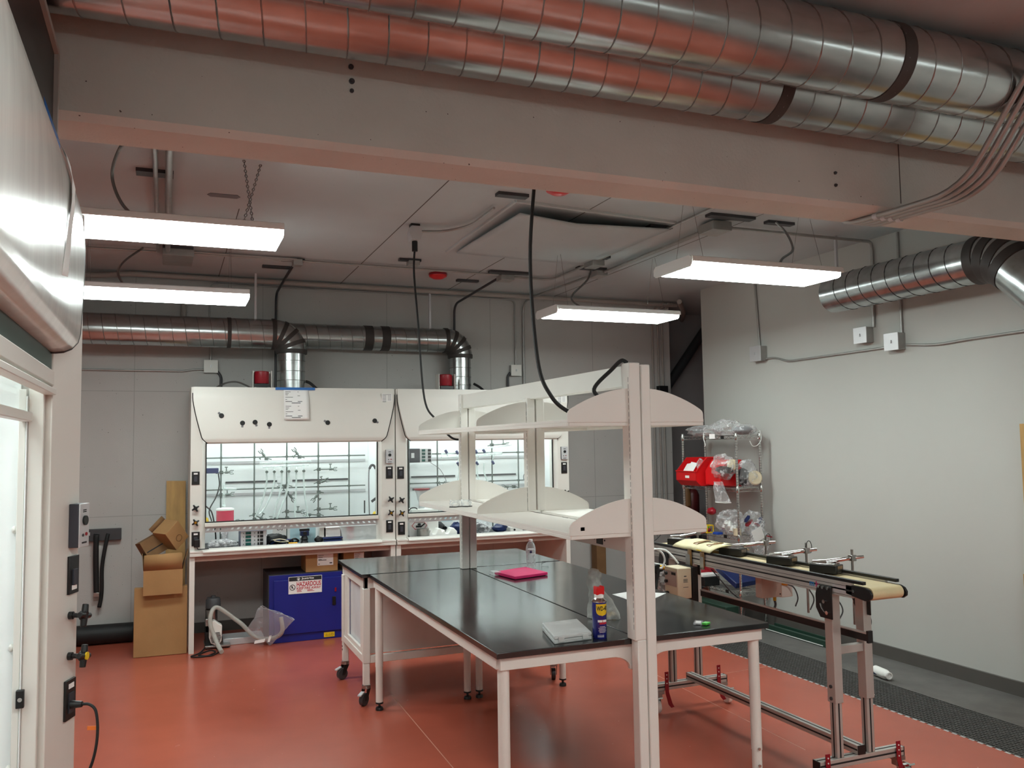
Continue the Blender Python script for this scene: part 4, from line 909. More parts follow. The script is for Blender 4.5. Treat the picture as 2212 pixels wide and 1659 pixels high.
MB().box(3.32, 3.46, 8.31, 8.42, zs, zs+0.05).build('case', M['white'], t, bevel=0.004)
MB().cyl((3.365,8.31,zs+0.025), (3.365,8.30,zs+0.025), 0.010, n=12).build('knob', M['black'], t)
# charger plugged into the lowest left plate
t = thing('power_adapter', (0.27, 8.10, 0.94), 'black power adapter plugged into the left hood post', 'adapter')
MB().box(0.235, 0.285, 8.095, 8.142, 0.93, 1.0).build('adapter', M['black'], t, bevel=0.006)
MB().tube(crv([(0.262,8.115,0.93),(0.27,8.11,0.912),(0.31,8.105,0.911),(0.36,8.12,0.912)]), 0.004, 6).build('cord', M['rubber'], t)
# ================================================================== lab benches, shelving rack and cart
T = 0.905
def leg(m_parent, x, y, ztop, foot=True, r=0.0265):
    l = MB().cyl((x,y,0.29), (x,y,ztop), r, n=24).build('leg', M['white'], m_parent)
    MB().cyl((x,y,0.055), (x,y,0.29), r-0.002, n=24).build('lower_tube', M['white'], l)
    MB().lathe([(r,0.055),(r,0.045),(0.008,0.044),(0.008,0.022),(0.022,0.02),(0.026,0.012),(0.026,0.0)], (x,y,0), 20).build('levelling_foot', M['black'], l)
    return l
def bench(label, xo, xi0, xi1, xo1, s, cx):
    """s=-1 left bench, +1 right bench; xo/xo1 outer edge near and far, xi inner edge"""
    t = thing('lab_bench', (cx, 4.72, 0), label, 'bench', None)
    y0, y1 = 3.487, 5.965
    MB().prism([(xo,y0),(xi0,y0),(xi1,y1),(xo1,y1)], 'z', T-0.026, T).build('bench_top', M['epoxy'], t, bevel=0.0025)
    q = 0.03*s
    def rail(a, b, w, za, zb):
        a = Vector(a); b = Vector(b); d = (b-a); n = Vector((-d.y, d.x, 0)).normalized()*w
        return MB().add([(a.x-n.x,a.y-n.y,za),(b.x-n.x,b.y-n.y,za),(b.x+n.x,b.y+n.y,za),(a.x+n.x,a.y+n.y,za),(a.x-n.x,a.y-n.y,zb),(b.x-n.x,b.y-n.y,zb),(b.x+n.x,b.y+n.y,zb),(a.x+n.x,a.y+n.y,zb)], [(0,3,2,1),(4,5,6,7),(0,1,5,4),(1,2,6,5),(2,3,7,6),(3,0,4,7)])
    zt = T-0.027; zb = 0.822
    # near end rail with the curved gusset at the post
    xe_ = 2.0 if s < 0 else 2.0785
    L = abs(xe_ - xo); arch = [(0.0, zb), (0.0, zt), (L, zt), (L, zb-0.062), (L-0.012, zb-0.062)]
    for k in range(9):
        a = k/8*PI/2; arch.append((L-0.107+0.095*math.cos(a), zb-0.062+0.062*math.sin(a)))
    poly = [(xo - s*(0.025 + p[0]*(L-0.025)/L), p[1]) for p in arch]
    MB().prism(poly, 'y', 3.512, 3.536).build('end_rail', M['white'], t, bevel=0.002)
    rail((xo - s*0.028, 3.54), (xo1 - s*0.028, 5.93), 0.012, zb, zt).build('side_rail', M['white'], t, bevel=0.002)
    rail((xi0 - (-s)*0.0 + s*0.02, 3.56), (xi1 + s*0.02, 5.93), 0.010, zb, zt).build('inner_rail', M['white'], t)
    rail((xo1 - s*0.03, 5.93), (xi1 + s*0.02, 5.93), 0.012, zb, zt).build('end_rail', M['white'], t)
    leg(t, xo - s*0.052, 3.548, zb); leg(t, xo1 - s*0.045, 5.89, zb); leg(t, xi1 + s*0.040, 5.88, zb)
    return t
# outer x near, inner x near, inner x far, outer x far
bl = bench('left half of the black-topped lab bench, with the spray can on it', 1.322, 2.006, 2.043, 1.326, -1, 1.67)
br = bench('right half of the black-topped lab bench, with the water bottle on it', 2.752, 2.014, 2.052, 2.80, 1, 2.40)
for z in (0.30, 0.22): MB().cyl((2.693, 3.515, z), (2.693, 3.522, z), 0.007, n=10).build('leg_bolt', M['chrome'], br)
MB().box(1.332, 1.34, 4.55, 4.57, 0.87, 0.90).build('rail_clip', M['white'], bl)

def shx(y): return 0.0075*(y - 3.45)
rk = thing('shelving_rack', (2.03, 4.7, 0), 'white two-tier reagent shelving rising from the middle of the bench', 'shelving')
def upright(xa, xb, ya, yb, za, zb, slots):
    m = MB().box(xa, xb, ya, yb, za, zb)
    u = m.build('upright', M['white'], rk, bevel=0.005)
    if slots:
        m = MB(); n = int((zb-za-0.1)/0.032)
        for i in range(n): m.box(xa-0.0006, xa+0.004, ya+0.008, ya+0.011, za+0.05+i*0.032, za+0.072+i*0.032)
        m.build('bracket_slots', M['grey'], u, smooth=None)
    return u
upright(1.966, 2.024, 3.425, 3.50, T+0.0006, 2.165, True)
upright(2.030, 2.0775, 3.425, 3.4865, 0.0, 2.157, False)
upright(1.978, 2.024, 3.425, 3.484, 0.0, T+0.002, False)
upright(1.982, 2.036, 5.90, 5.96, T+0.0006, 2.165, True); upright(2.044, 2.094, 5.90, 5.96, T+0.0006, 2.157, False)
upright(1.978, 2.030, 4.66, 4.72, 1.405, 2.07, True); upright(2.038, 2.090, 4.66, 4.72, 1.405, 2.07, False)
MB().box(2.0, 2.012, 3.50, 5.93, 2.062, 2.16).box(2.058, 2.070, 3.50, 5.93, 2.062, 2.155).box(2.012, 2.058, 3.50, 5.93, 2.062, 2.068).build('top_channel', M['white'], rk, bevel=0.002)
rw = MB().box(1.99, 2.06, 3.50, 5.90, 1.288, 1.374).build('power_raceway', M['white'], rk, bevel=0.003)
MB().box(1.987, 1.99, 3.76, 3.825, 1.300, 1.345).build('socket', M['black'], rw)
MB().cyl((1.99,3.74,1.322), (1.986,3.74,1.322), 0.004, n=8).cyl((1.99,3.845,1.322), (1.986,3.845,1.322), 0.004, n=8).build('socket_screw', M['black'], rw)
def wing(z0, s, y, sh):
    tip = (1.658 if s < 0 else 2.376) + sh; post = (1.97 if s < 0 else 2.074) + sh
    L = abs(post - tip)
    pr_ = [(0,z0),(0,z0+0.036),(0.004,z0+0.048),(0.014,z0+0.058)]
    for k in range(1, 9):
        q = k/8; pr_.append((0.014 + (L-0.014)*q, z0 + 0.058 + 0.097*math.sin(q*PI/2*0.93)**0.9))
    pr_.append((L, z0))
    return MB().prism([(tip - s*p[0], p[1]) for p in pr_], 'y', y-0.002, y+0.005)
for z0, nm in ((1.388, 'lower'), (1.892, 'upper')):
    for s in (-1, 1):
        for (ya, yb) in ((3.446, 4.675), (4.695, 5.93)):
            sh = shx((ya+yb)/2)
            xa, xb = ((1.658+sh, 1.985+sh) if s < 0 else (2.062+sh, 2.376+sh))
            m = MB().box(xa, xb, ya, yb, z0-0.002, z0+0.012)
            xo = xa if s < 0 else xb
            m.box(min(xo, xo-s*0.014), max(xo, xo-s*0.014), ya+0.004, yb-0.004, z0-0.018, z0-0.002)
            m.box(xa+0.004, xb-0.004, ya+0.001, ya+0.02, z0-0.018, z0-0.002).box(xa+0.004, xb-0.004, yb-0.02, yb-0.001, z0-0.018, z0-0.002)
            sf = m.build('shelf', M['white'], rk, bevel=0.0015)
            wing(z0, s, ya, sh if ya > 4 else 0.0).build('end_bracket', M['white'], sf)
            wing(z0, s, yb-0.006, sh).build('end_bracket', M['white'], sf)
            if s < 0 and z0 > 1.5: pass
            elif s < 0: MB().box(xa+0.05, xa+0.07, ya-0.002, ya, z0+0.02, z0+0.036).build('bracket_clip', M['black'], sf)
# safety glasses on the lower shelf
t = thing('safety_glasses', (1.75, 5.3, 1.4), 'clear safety glasses left on the lower shelf', 'glasses')
for dx in (0, 0.075):
    MB().grid(lambda u, v, dx=dx: (1.68+dx+u*0.068, 5.22+0.02*(2*u-1)**2, 1.405+v*0.042), 6, 4).build('lens', M['bottle'], t, solid=0.002)
MB().tube([(1.675,5.235,1.404),(1.71,5.215,1.404),(1.75,5.222,1.406),(1.79,5.215,1.404),(1.828,5.235,1.404)], 0.0035, 6).build('brow_bar', M['dgrey'], t)
for x, e in ((1.676, 1.78), (1.827, 1.73)): MB().tube(crv([(x,5.235,1.425),(x+(e-x)*0.4,5.30,1.44),(e,5.36,1.415)]), 0.003, 6).build('temple_arm', M['bottle'], t)

# ---- rolling cart at the far end
ct = thing('rolling_cart', (2.03, 6.44, 0), 'white rolling cart with dark top at the far end of the bench', 'cart')
MB().box(1.272, 2.80, 6.0, 6.872, T-0.026, T-0.001).build('cart_top', M['epoxy'], ct, bevel=0.0025)
MB().box(1.298, 2.775, 6.03, 6.055, 0.80, T-0.027).box(1.298, 2.775, 6.82, 6.845, 0.80, T-0.027).box(1.298, 1.325, 6.03, 6.845, 0.80, T-0.027).box(2.75, 2.775, 6.03, 6.845, 0.80, T-0.027).build('apron', M['white'], ct, bevel=0.002)
def caster(t, x, y, a, zt=0.135):
    f = MB().cyl((x,y,zt-0.022), (x,y,zt), 0.030, n=16).build('caster', M['steel'], t)
    d = Vector((math.cos(a), math.sin(a), 0)); n = Vector((-d.y, d.x, 0)); c = Vector((x,y,0.043)) + d*0.028
    mb = MB()
    for s in (-1, 1): mb.add([Vector((x,y,zt-0.024)) + n*s*0.020 + d*0.022, Vector((x,y,zt-0.024)) + n*s*0.020 - d*0.022, c + n*s*0.020 - d*0.012 - V(0,0,0.006), c + n*s*0.020 + d*0.012 - V(0,0,0.006),
        Vector((x,y,zt-0.024)) + n*s*0.023 + d*0.022, Vector((x,y,zt-0.024)) + n*s*0.023 - d*0.022, c + n*s*0.023 - d*0.012 - V(0,0,0.006), c + n*s*0.023 + d*0.012 - V(0,0,0.006)], [(0,1,2,3),(7,6,5,4),(0,4,5,1),(1,5,6,2),(2,6,7,3),(3,7,4,0)])
    mb.build('fork', M['black'], f)
    MB().cyl(c - n*0.015, c + n*0.015, 0.043, n=24).build('wheel', M['dgrey'], f, bevel=0.004)
    MB().obox(c + d*0.035 + V(0,0,0.045), d*0.022 + V(0,0,-0.008), n*0.014, (0,0,0.004)).build('brake_tab', M['silver'], f)
for x, y, a in ((1.315, 6.05, 3.9), (1.31, 6.78, 3.5), (2.755, 6.05, 1.2), (2.755, 6.82, 0.8)):
    l = MB().box(x-0.025, x+0.025, y-0.025, y+0.025, 0.285, 0.80).build('leg', M['white'], ct, bevel=0.004)
    MB().box(x-0.022, x+0.022, y-0.022, y+0.022, 0.135, 0.285).build('leg_extension', M['white'], l, bevel=0.003)
    caster(ct, x, y, a)
for x in (1.315, 2.755): MB().box(x-0.022, x+0.022, 6.07, 6.78, 0.285, 0.335).build('stretcher', M['white'], ct, bevel=0.002)
MB().box(1.335, 2.735, 6.03, 6.07, 0.285, 0.335).build('stretcher', M['white'], ct, bevel=0.002)
MB().box(1.30, 1.318, 6.10, 6.74, 0.335, 0.37).box(1.30, 1.318, 6.64, 6.74, 0.37, 0.80).box(1.30, 1.318, 6.10, 6.17, 0.37, 0.80).build('end_panel_frame', M['white'], ct, bevel=0.002)
MB().box(1.325, 1.331, 6.16, 6.66, 0.36, 0.80).build('end_panel', mat('pale_panel', '#d9dde0', 0.35), ct)
m = MB()
for z in (0.50, 0.465, 0.25, 0.225): m.cyl((1.2895,6.78,z), (1.286,6.78,z), 0.008, n=10)
m.build('hole_plugs', M['slot'], ct)
wp = MB().box(1.345, 2.26, 6.075, 6.11, 0.34, 0.80).build('back_panel', mat('pinkish_white_board', '#d8ccc6', 0.6), ct)
MB().box(2.135, 2.15, 6.070, 6.075, 0.395, 0.44).build('panel_slot', M['slot'], wp)
single(MB().box(1.62, 2.72, 6.80, 6.815, 0.36, 0.76), 'floor_reflection_panel', mat('floor_reflection_panel', '#d97a45', 0.5), 'orange panel standing in for the floor reflection behind the cart panel', 'board')  # orange sheet added to imitate the red floor's reflection under the bench

# ---- things on the bench
t = thing('water_bottle', (2.432, 5.70, T), 'half-full clear water bottle standing on the right bench', 'bottle')
prof = [(0.030,T+0.001),(0.034,T+0.008)]
for i in range(7): z = T+0.015+i*0.014; prof += [(0.0335,z),(0.0318,z+0.006),(0.0335,z+0.012)]
prof += [(0.035,T+0.115),(0.035,T+0.145),(0.030,T+0.168),(0.018,T+0.188),(0.0125,T+0.195),(0.0125,T+0.20)]
MB().lathe(prof, (2.432,5.70,0), 28).build('bottle_body', M['bottle'], t)
MB().lathe([(0.0135,T+0.193),(0.0145,T+0.196),(0.0145,T+0.207),(0.013,T+0.209)], (2.432,5.70,0), 20).build('cap', M['paper'], t)
lb = MB(); lb.lathe([(0.0345,T+0.105),(0.0345,T+0.14)], (2.432,5.70,0), 28); lb.build('label_band', film('label_film', '#e8e8e8', 0.35, 0.6, 0.3), t)
MB().cyl((2.418,5.666,T+0.123), (2.417,5.6635,T+0.123), 0.009, n=14).build('label_mark', M['navy'], t)
t = thing('pink_foam_pad', (2.25, 5.48, T), 'hot pink foam slab lying on the bench', 'foam slab')
pk = [(2.139,5.285),(2.412,5.365),(2.375,5.67),(2.10,5.56)]
MB().prism(pk, 'z', T+0.002, T+0.022).build('foam', M['pink'], t, bevel=0.003)
single(MB().box(2.075, 2.128, 5.50, 5.60, T+0.0005, T+0.024), 'clear_block', M['bottle'], 'small clear plastic block at left of the pink slab', 'block', bevel=0.002)
# spray can
t = thing('spray_can', (1.857, 3.56, T), 'blue and yellow spray can with a red nozzle at the bench end', 'spray can')
cx, cy = 1.857, 3.56; R = 0.0335
MB().lathe([(R-0.002,T),(R,T+0.003),(R,T+0.163),(R-0.001,T+0.166)], (cx,cy,0), 40).build('can_body', mat('deep_blue_print', '#1a1f6e', 0.25, coat=0.4), t)
MB().lathe([(R+0.001,T+0.164),(R+0.001,T+0.169),(R-0.004,T+0.172),(R-0.010,T+0.180),(R-0.012,T+0.183)], (cx,cy,0), 36).build('can_shoulder', M['chrome'], t)
MB().lathe([(0.022,T+0.181),(0.022,T+0.196),(0.018,T+0.20)], (cx,cy,0), 28).build('collar', M['foam'], t)
nz = [(-0.020,T+0.196),(0.020,T+0.196),(0.021,T+0.232),(0.015,T+0.236),(0.008,T+0.230),(-0.008,T+0.230),(-0.016,T+0.236),(-0.020,T+0.230)]
MB().prism([(cx+p[0], p[1]) for p in nz], 'y', cy-0.017, cy+0.017).build('nozzle', M['red'], t, bevel=0.003)
va = math.atan2(-cy, -cx) + 0.42            # printed front of the can, around the axis
def wrap(u, z, rr=0.0004): return (cx + (R+rr)*math.cos(va + u/R), cy + (R+rr)*math.sin(va + u/R), z)
def wrapped(name, poly, m, rr):
    """flat outline (u,z) bent round the can"""
    us = [p[0] for p in poly]; zs_ = [p[1] for p in poly]; n = len(poly)
    mb = MB(); k = 14; rows = []
    z0, z1 = min(zs_), max(zs_)
    for i in range(k+1):
        z = z0 + (z1-z0)*i/k; xs = []
        for j in range(n):
            a, b = poly[j], poly[(j+1) % n]
            if (a[1]-z)*(b[1]-z) <= 0 and a[1] != b[1]: xs.append(a[0] + (b[0]-a[0])*(z-a[1])/(b[1]-a[1]))
        lo, hi = (min(xs), max(xs)) if xs else (0, 0)
        rows.append([wrap(lo + (hi-lo)*q/10, z, rr) for q in range(11)])
    mb.add([p for r in rows for p in r], [(i*11+j, i*11+j+1, (i+1)*11+j+1, (i+1)*11+j) for i in range(k) for j in range(10)])
    return mb.build(name, m, t)
sh = [(-0.029,T+0.157),(0.029,T+0.157),(0.029,T+0.126)]
for k in range(9): a = k/8*PI; sh.append((0.029*math.cos(a), T+0.126-0.022*math.sin(a)))
sh.append((-0.029,T+0.126))
sd = wrapped('shield_print', sh, M['yellow'], 0.0005)
def wraptext(txt, z, h, w, m, rr, nm='lettering'):
    cu = bpy.data.curves.new(nm, 'FONT'); cu.body = txt; cu.align_x = 'CENTER'; cu.align_y = 'CENTER'; cu.offset = 0.03
    to = bpy.data.objects.new('tmp', cu); COL.objects.link(to); me = bpy.data.meshes.new_from_object(to.evaluated_get(bpy.context.evaluated_depsgraph_get()))
    bpy.data.objects.remove(to); bpy.data.curves.remove(cu)
    bm = bmesh.new(); bm.from_mesh(me); bmesh.ops.subdivide_edges(bm, edges=bm.edges[:], cuts=1); bm.to_mesh(me); bm.free()
    xs = [v.co.x for v in me.vertices]; ys = [v.co.y for v in me.vertices]
    for v in me.vertices:
        u = (v.co.x-(max(xs)+min(xs))/2)/(max(xs)-min(xs))*w; zz = z + (v.co.y-(max(ys)+min(ys))/2)/(max(ys)-min(ys))*h
        v.co = Vector(wrap(u, zz, rr)) - ORG[t.name]
    me.materials.clear(); me.materials.append(m); o = bpy.data.objects.new(nm, me); COL.objects.link(o); o.parent = t; ORG[o.name] = ORG[t.name]; return o
wraptext('WD-40', T+0.138, 0.021, 0.052, M['ink'], 0.0012)
wrapped('white_band', [(-0.022,T+0.086),(0.024,T+0.086),(0.024,T+0.076),(-0.022,T+0.076)], M['paper'], 0.0005)
wrapped('red_band', [(-0.014,T+0.075),(0.024,T+0.075),(0.024,T+0.067),(-0.014,T+0.067)], M['redink'], 0.0005)
wraptext('2', T+0.081, 0.008, 0.006, M['redink'], 0.0011)
m = MB()
for i in range(5):
    w = (0.013, 0.019, 0.017, 0.019, 0.015)[i]; z = T+0.056-i*0.006
    m.add([wrap(-w+2*w*q/6, z+e, 0.0007) for e in (-0.0008, 0.0008) for q in range(7)], [(q, q+1, q+8, q+7) for q in range(6)])
for i in range(3):
    z = T+0.018-i*0.004; m.add([wrap(-0.024+0.030*q/6, z+e, 0.0007) for e in (-0.0006, 0.0006) for q in range(7)], [(q, q+1, q+8, q+7) for q in range(6)])
m.build('small_print', M['paper'], t, smooth=None)
# clear parts case
t = thing('parts_case', (1.74, 3.68, T), 'flat clear plastic parts case at the near end of the bench', 'case')
A = [(1.612,3.528),(1.806,3.542),(1.876,3.832),(1.682,3.818)]
MB().prism(A, 'z', T+0.0005, T+0.018).build('case_base', M['frost'], t, bevel=0.004)
MB().prism(A, 'z', T+0.0205, T+0.036).build('case_lid', M['frost'], t, bevel=0.004)
for q in (0.18, 0.82):
    x = 1.612+0.194*q; y = 3.528+0.014*q; MB().box(x-0.014, x+0.014, y-0.006, y-0.001, T+0.008, T+0.030).build('latch', M['frost'], t, bevel=0.001)
# brown paperish clear bag behind the can
t = thing('plastic_bag', (2.08, 3.95, T), 'upright crumpled clear bag with fittings behind the spray can', 'bag')
def bagf(u, v):
    w = [0.14, 0.125, 0.105, 0.075, 0.062, 0.055][min(5, int(v*5.999))]
    k = v*5; i = min(4, int(k)); ws = [0.145,0.13,0.10,0.07,0.062,0.06]; w = ws[i]*(1-(k-i)) + ws[i+1]*(k-i)
    xs_ = [0.0,-0.005,-0.015,-0.045,-0.055,-0.045]; xo = xs_[i]*(1-(k-i)) + xs_[i+1]*(k-i)
    a = 2*PI*u; d = 0.05*(1-v)**0.8 + 0.008
    n = 0.012*noise.noise(Vector((math.cos(a)*2, math.sin(a)*2, v*6)))
    return (2.085 + xo + (w*0.5+n)*math.cos(a), 3.945 + (d+n)*math.sin(a) - (w*0.25)*math.cos(a), T + 0.001 + v*0.235 + 0.02*v*math.cos(a+2.2))
MB().grid(bagf, 28, 26).build('bag_film', film('dull_bag', '#c9c9c4', 0.48, 0.75, 0.25, 16, 0.4, 0.8), t)
m = MB(); rr = random.Random(2)
for i in range(9): m.sphere((2.03 + rr.random()*0.11, 3.90 + rr.random()*0.06, T+0.013), 0.013, 6)
m.build('brass_fittings', M['brass'], t)
single(MB().prism([(2.445,4.52),(2.59,4.56),(2.745,4.41),(2.54,4.25),(2.44,4.30)], 'z', T+0.0005, T+0.0015), 'paper_sheet', M['paper'], 'white paper sheet lying on the right bench behind the upright', 'paper')
m = MB()
for i in range(5): m.obox((2.50, 4.33+i*0.022, T+0.0018), (0.05-0.004*i, 0.012, 0), (-0.0008, 0.003, 0), (0,0,0.0002))
t = thing('small_sachet', (2.44, 3.6, T), 'tiny sachet with a green end on the right bench corner', 'sachet')
MB().obox((2.43,3.615,T+0.006), (0.026,0.030,0), (0.016,-0.014,0), (0,0,0.004)).build('sachet', M['bag2'], t, bevel=0.002)
MB().obox((2.425,3.61,T+0.008), (0.014,0.018,0), (0.010,-0.008,0), (0,0,0.004)).build('white_part', M['paper'], t, bevel=0.002)
MB().obox((2.448,3.578,T+0.008), (0.018,0.010,0), (0.007,-0.012,0), (0,0,0.005)).build('green_part', M['lime'], t, bevel=0.002)
t = thing('wire_clip', (2.60, 5.86, T), 'small bent wire clip on the bench beside the bottle', 'clip')
MB().tube([(2.565,5.81,T+0.003),(2.565,5.81,T+0.03),(2.63,5.83,T+0.024),(2.64,5.86,T+0.02),(2.58,5.84,T+0.012)], 0.0016, 5).build('wire', M['black'], t)
# ================================================================== left back corner and under the left hood
t = thing('strap_rail', (-0.55, 9.0, 0.945), 'dark cylinder-restraint rail with hanging straps on the back wall', 'rail')
MB().box(-0.78, -0.388, 8.99, 9.05, 0.947, 1.055).build('rail_body', M['dgrey'], t, bevel=0.004)
MB().box(-0.70, -0.655, 8.987, 8.99, 1.0, 1.03).build('rail_label', M['silver'], t)
def strap(pts, w, nm):
    p = crv(pts, 6); vs = []; 
    for i, q in enumerate(p):
        a = p[max(0, i-1)]; b = p[min(len(p)-1, i+1)]; d = (b-a).normalized(); s = Vector((d.z, 0, -d.x)).normalized()*w
        vs += [q - s, q + s]
    return MB().add(vs, [(2*i, 2*i+1, 2*i+3, 2*i+2) for i in range(len(p)-1)]).build(nm, M['rubber'], t, solid=0.004)
strap([(-0.598,8.984,1.01),(-0.60,8.97,0.98),(-0.60,8.975,0.80),(-0.595,8.98,0.60),(-0.59,8.98,0.46)], 0.024, 'strap')
strap([(-0.50,8.984,1.01),(-0.51,8.97,0.96),(-0.545,8.975,0.72),(-0.545,8.975,0.52),(-0.55,8.98,0.42),(-0.565,8.98,0.33)], 0.017, 'strap')
MB().box(-0.615, -0.565, 8.965, 8.985, 0.43, 0.47).build('buckle', M['steel'], t, bevel=0.003)
single(MB().tube([(-0.95,8.93,0.10),(-0.27,8.93,0.09)], 0.088, 24), 'rubber_roll', M['rubber'], 'black rubber roll lying along the foot of the back wall', 'roll')
# cardboard
t = thing('cardboard_sheet', (-0.02, 8.25, 0), 'big flat brown carton standing against the left hood', 'carton')
MB().add([(-0.245,8.21,0.002),(0.188,8.195,0.002),(0.188,8.27,0.002),(-0.245,8.285,0.002),(-0.245,8.255,0.585),(0.188,8.24,0.585),(0.188,8.315,0.585),(-0.245,8.33,0.585)],
         [(0,3,2,1),(4,5,6,7),(0,1,5,4),(1,2,6,5),(2,3,7,6),(3,0,4,7)]).build('carton', M['card'], t, bevel=0.003)
t = thing('open_carton', (0.0, 8.4, 0.585), 'open brown carton with its flaps up on top of the flat carton', 'carton')
x0, x1, y0, y1, za, zb = -0.172, 0.146, 8.17, 8.48, 0.588, 0.745
bx = MB()
bx.box(x0, x1, y0, y0+0.005, 0.53, zb).box(x0, x1, y1-0.005, y1, za, zb).box(x0, x0+0.005, y0+0.005, y1-0.005, za, zb).box(x1-0.005, x1, y0+0.005, y1-0.005, za, zb).box(x0+0.005, x1-0.005, y0+0.005, y1-0.005, za, za+0.005)
bx.build('carton_body', M['card'], t)
MB().add([(x0,y0,zb),(x1-0.003,y0,zb),(x1-0.006,y0-0.022,zb+0.145),(x0+0.004,y0-0.018,zb+0.135)], [(0,1,2,3)]).build('front_flap', M['card'], t, solid=0.004)
MB().add([(x0,y0+0.01,zb),(x0,y1-0.02,zb),(x0-0.012,y1-0.06,zb+0.13),(x0-0.012,y0+0.03,zb+0.14)], [(0,1,2,3)]).build('side_flap', M['card_d'], t, solid=0.004)
MB().add([(x1,y0+0.01,zb),(x1,y1-0.02,zb),(x1+0.045,y1-0.02,zb+0.14),(x1+0.045,y0+0.01,zb+0.16)], [(0,1,2,3)]).build('side_flap', M['card_d'], t, solid=0.004)
t = thing('brown_box', (0.05, 8.27, 0.9), 'small worn brown box tilted in the open carton', 'box')
Rm = Matrix.Translation((0.045,8.30,1.035)) @ Matrix.Rotation(0.55,4,'Y').inverted() @ Matrix.Rotation(0.45,4,'X') @ Matrix.Rotation(0.55,4,'Z')
MB().box(-0.085, 0.085, -0.085, 0.085, -0.10, 0.10).xf(Rm).build('carton', M['card'], t, bevel=0.003)
MB().tube([(0.03*math.cos(a)-0.0, -0.086, 0.03*math.sin(a)-0.03) for a in [i*PI/8 for i in range(16)]], 0.003, 4, closed=True).xf(Rm).build('round_stamp', M['card_d'], t)
MB().add([(-0.085,0.085,0.10),(0.085,0.085,0.10),(0.085,0.10,0.14),(-0.085,0.10,0.14)], [(0,1,2,3)]).xf(Rm).build('flap', M['card_d'], t, solid=0.003)
t = thing('brown_box', (-0.09, 8.36, 0.9), 'creased brown box leaning left behind the tilted box', 'box')
Rm = Matrix.Translation((-0.085,8.37,0.93)) @ Matrix.Rotation(-0.5,4,'Y') @ Matrix.Rotation(0.3,4,'Z')
MB().box(-0.115, 0.115, -0.08, 0.08, -0.07, 0.10).xf(Rm).build('carton', M['card_d'], t, bevel=0.003)
MB().box(-0.10, 0.06, -0.082, -0.0795, -0.01, 0.0).xf(Rm).build('slit', M['slot'], t)
single(MB().add([(0.005,8.80,0.0),(0.18,8.80,0.0),(0.18,8.82,0.0),(0.005,8.82,0.0),(0.005,9.0,1.49),(0.18,9.0,1.485),(0.18,9.02,1.485),(0.005,9.02,1.49)],
         [(0,3,2,1),(4,5,6,7),(0,1,5,4),(1,2,6,5),(2,3,7,6),(3,0,4,7)]), 'plywood_offcut', M['ply'], 'plywood offcut leaning on the wall behind the cartons', 'plywood')
# blue solvent cabinet with cartons
t = thing('safety_cabinet', (1.35, 8.45, 0), 'blue low safety cabinet under the left rear hood', 'cabinet')
MB().box(0.892, 1.80, 8.24, 8.72, 0.0, 0.618).build('cabinet_body', M['blue'], t, bevel=0.004)
MB().box(0.886, 0.892, 8.24, 8.72, 0.0, 0.618).box(0.886, 1.80, 8.24, 8.72, 0.618, 0.624).build('cabinet_shell', M['bluegrey'], t)
d = MB().box(0.935, 1.76, 8.225, 8.24, 0.075, 0.57).build('door', M['blue'], t, bevel=0.003)
MB().box(1.468, 1.50, 8.215, 8.225, 0.31, 0.39).build('handle', M['black'], d, bevel=0.004)
MB().box(1.49, 1.505, 8.219, 8.226, 0.435, 0.47).build('red_tag', M['redmetal'], d)
sg = MB().box(1.064, 1.37, 8.221, 8.225, 0.440, 0.597).build('warning_sign', M['paper'], d)
MB().box(1.068, 1.366, 8.2200, 8.2212, 0.557, 0.593).build('sign_header', M['ink'], d)
text('Justrite', 'header_lettering', M['paper'], d, (1.238,8.2195,0.575), (1,0,0), (0,0,1), 0.024, 0.115)
MB().tube([(1.155+0.013*math.cos(a),8.2195,0.575+0.013*math.sin(a)) for a in [i*PI/8 for i in range(16)]], 0.0016, 4, closed=True).obox((1.155,8.2195,0.572),(0.006,0,0),(0,0.0005,0),(0.002,0,0.009)).build('header_mark', M['paper'], d)
text('HAZARDOUS', 'sign_lettering', M['redink'], d, (1.25,8.2205,0.526), (1,0,0), (0,0,1), 0.044, 0.222)
text('KEEP FIRE AWAY', 'sign_lettering', M['redink'], d, (1.25,8.2205,0.487), (1,0,0), (0,0,1), 0.024, 0.222)
MB().box(1.14,1.185,8.2202,8.2208,0.456,0.460).box(1.14,1.18,8.2202,8.2208,0.464,0.470).box(1.235,1.285,8.2202,8.2208,0.464,0.470).box(1.235,1.30,8.2202,8.2208,0.456,0.460).build('sign_small_print', M['redink'], d)
MB().tube([(1.10+0.024*math.cos(a),8.2205,0.50+0.024*math.sin(a)) for a in [i*PI/10 for i in range(20)]], 0.0028, 5, closed=True).obox((1.10,8.2205,0.50),(0.017,0,-0.017),(0,0.0006,0),(0.0015,0,0.0015)).obox((1.097,8.2205,0.502),(0.005,0,0),(0,0.0005,0),(0,0,0.011)).build('no_fire_symbol', M['ink'], d)
yl_ = MB().box(1.392, 1.491, 8.235, 8.24, 0.016, 0.06).build('hazard_strip', M['yellow'], t)
m = MB()
for x in (1.416, 1.443): m.tube([(x-0.010,8.2345,0.029),(x+0.010,8.2345,0.029),(x,8.2345,0.047)], 0.0016, 4, closed=True)
m.tube([(1.469+0.010*math.cos(a),8.2345,0.038+0.010*math.sin(a)) for a in [i*PI/6 for i in range(12)]], 0.0016, 4, closed=True); m.build('strip_symbols', M['ink'], t)
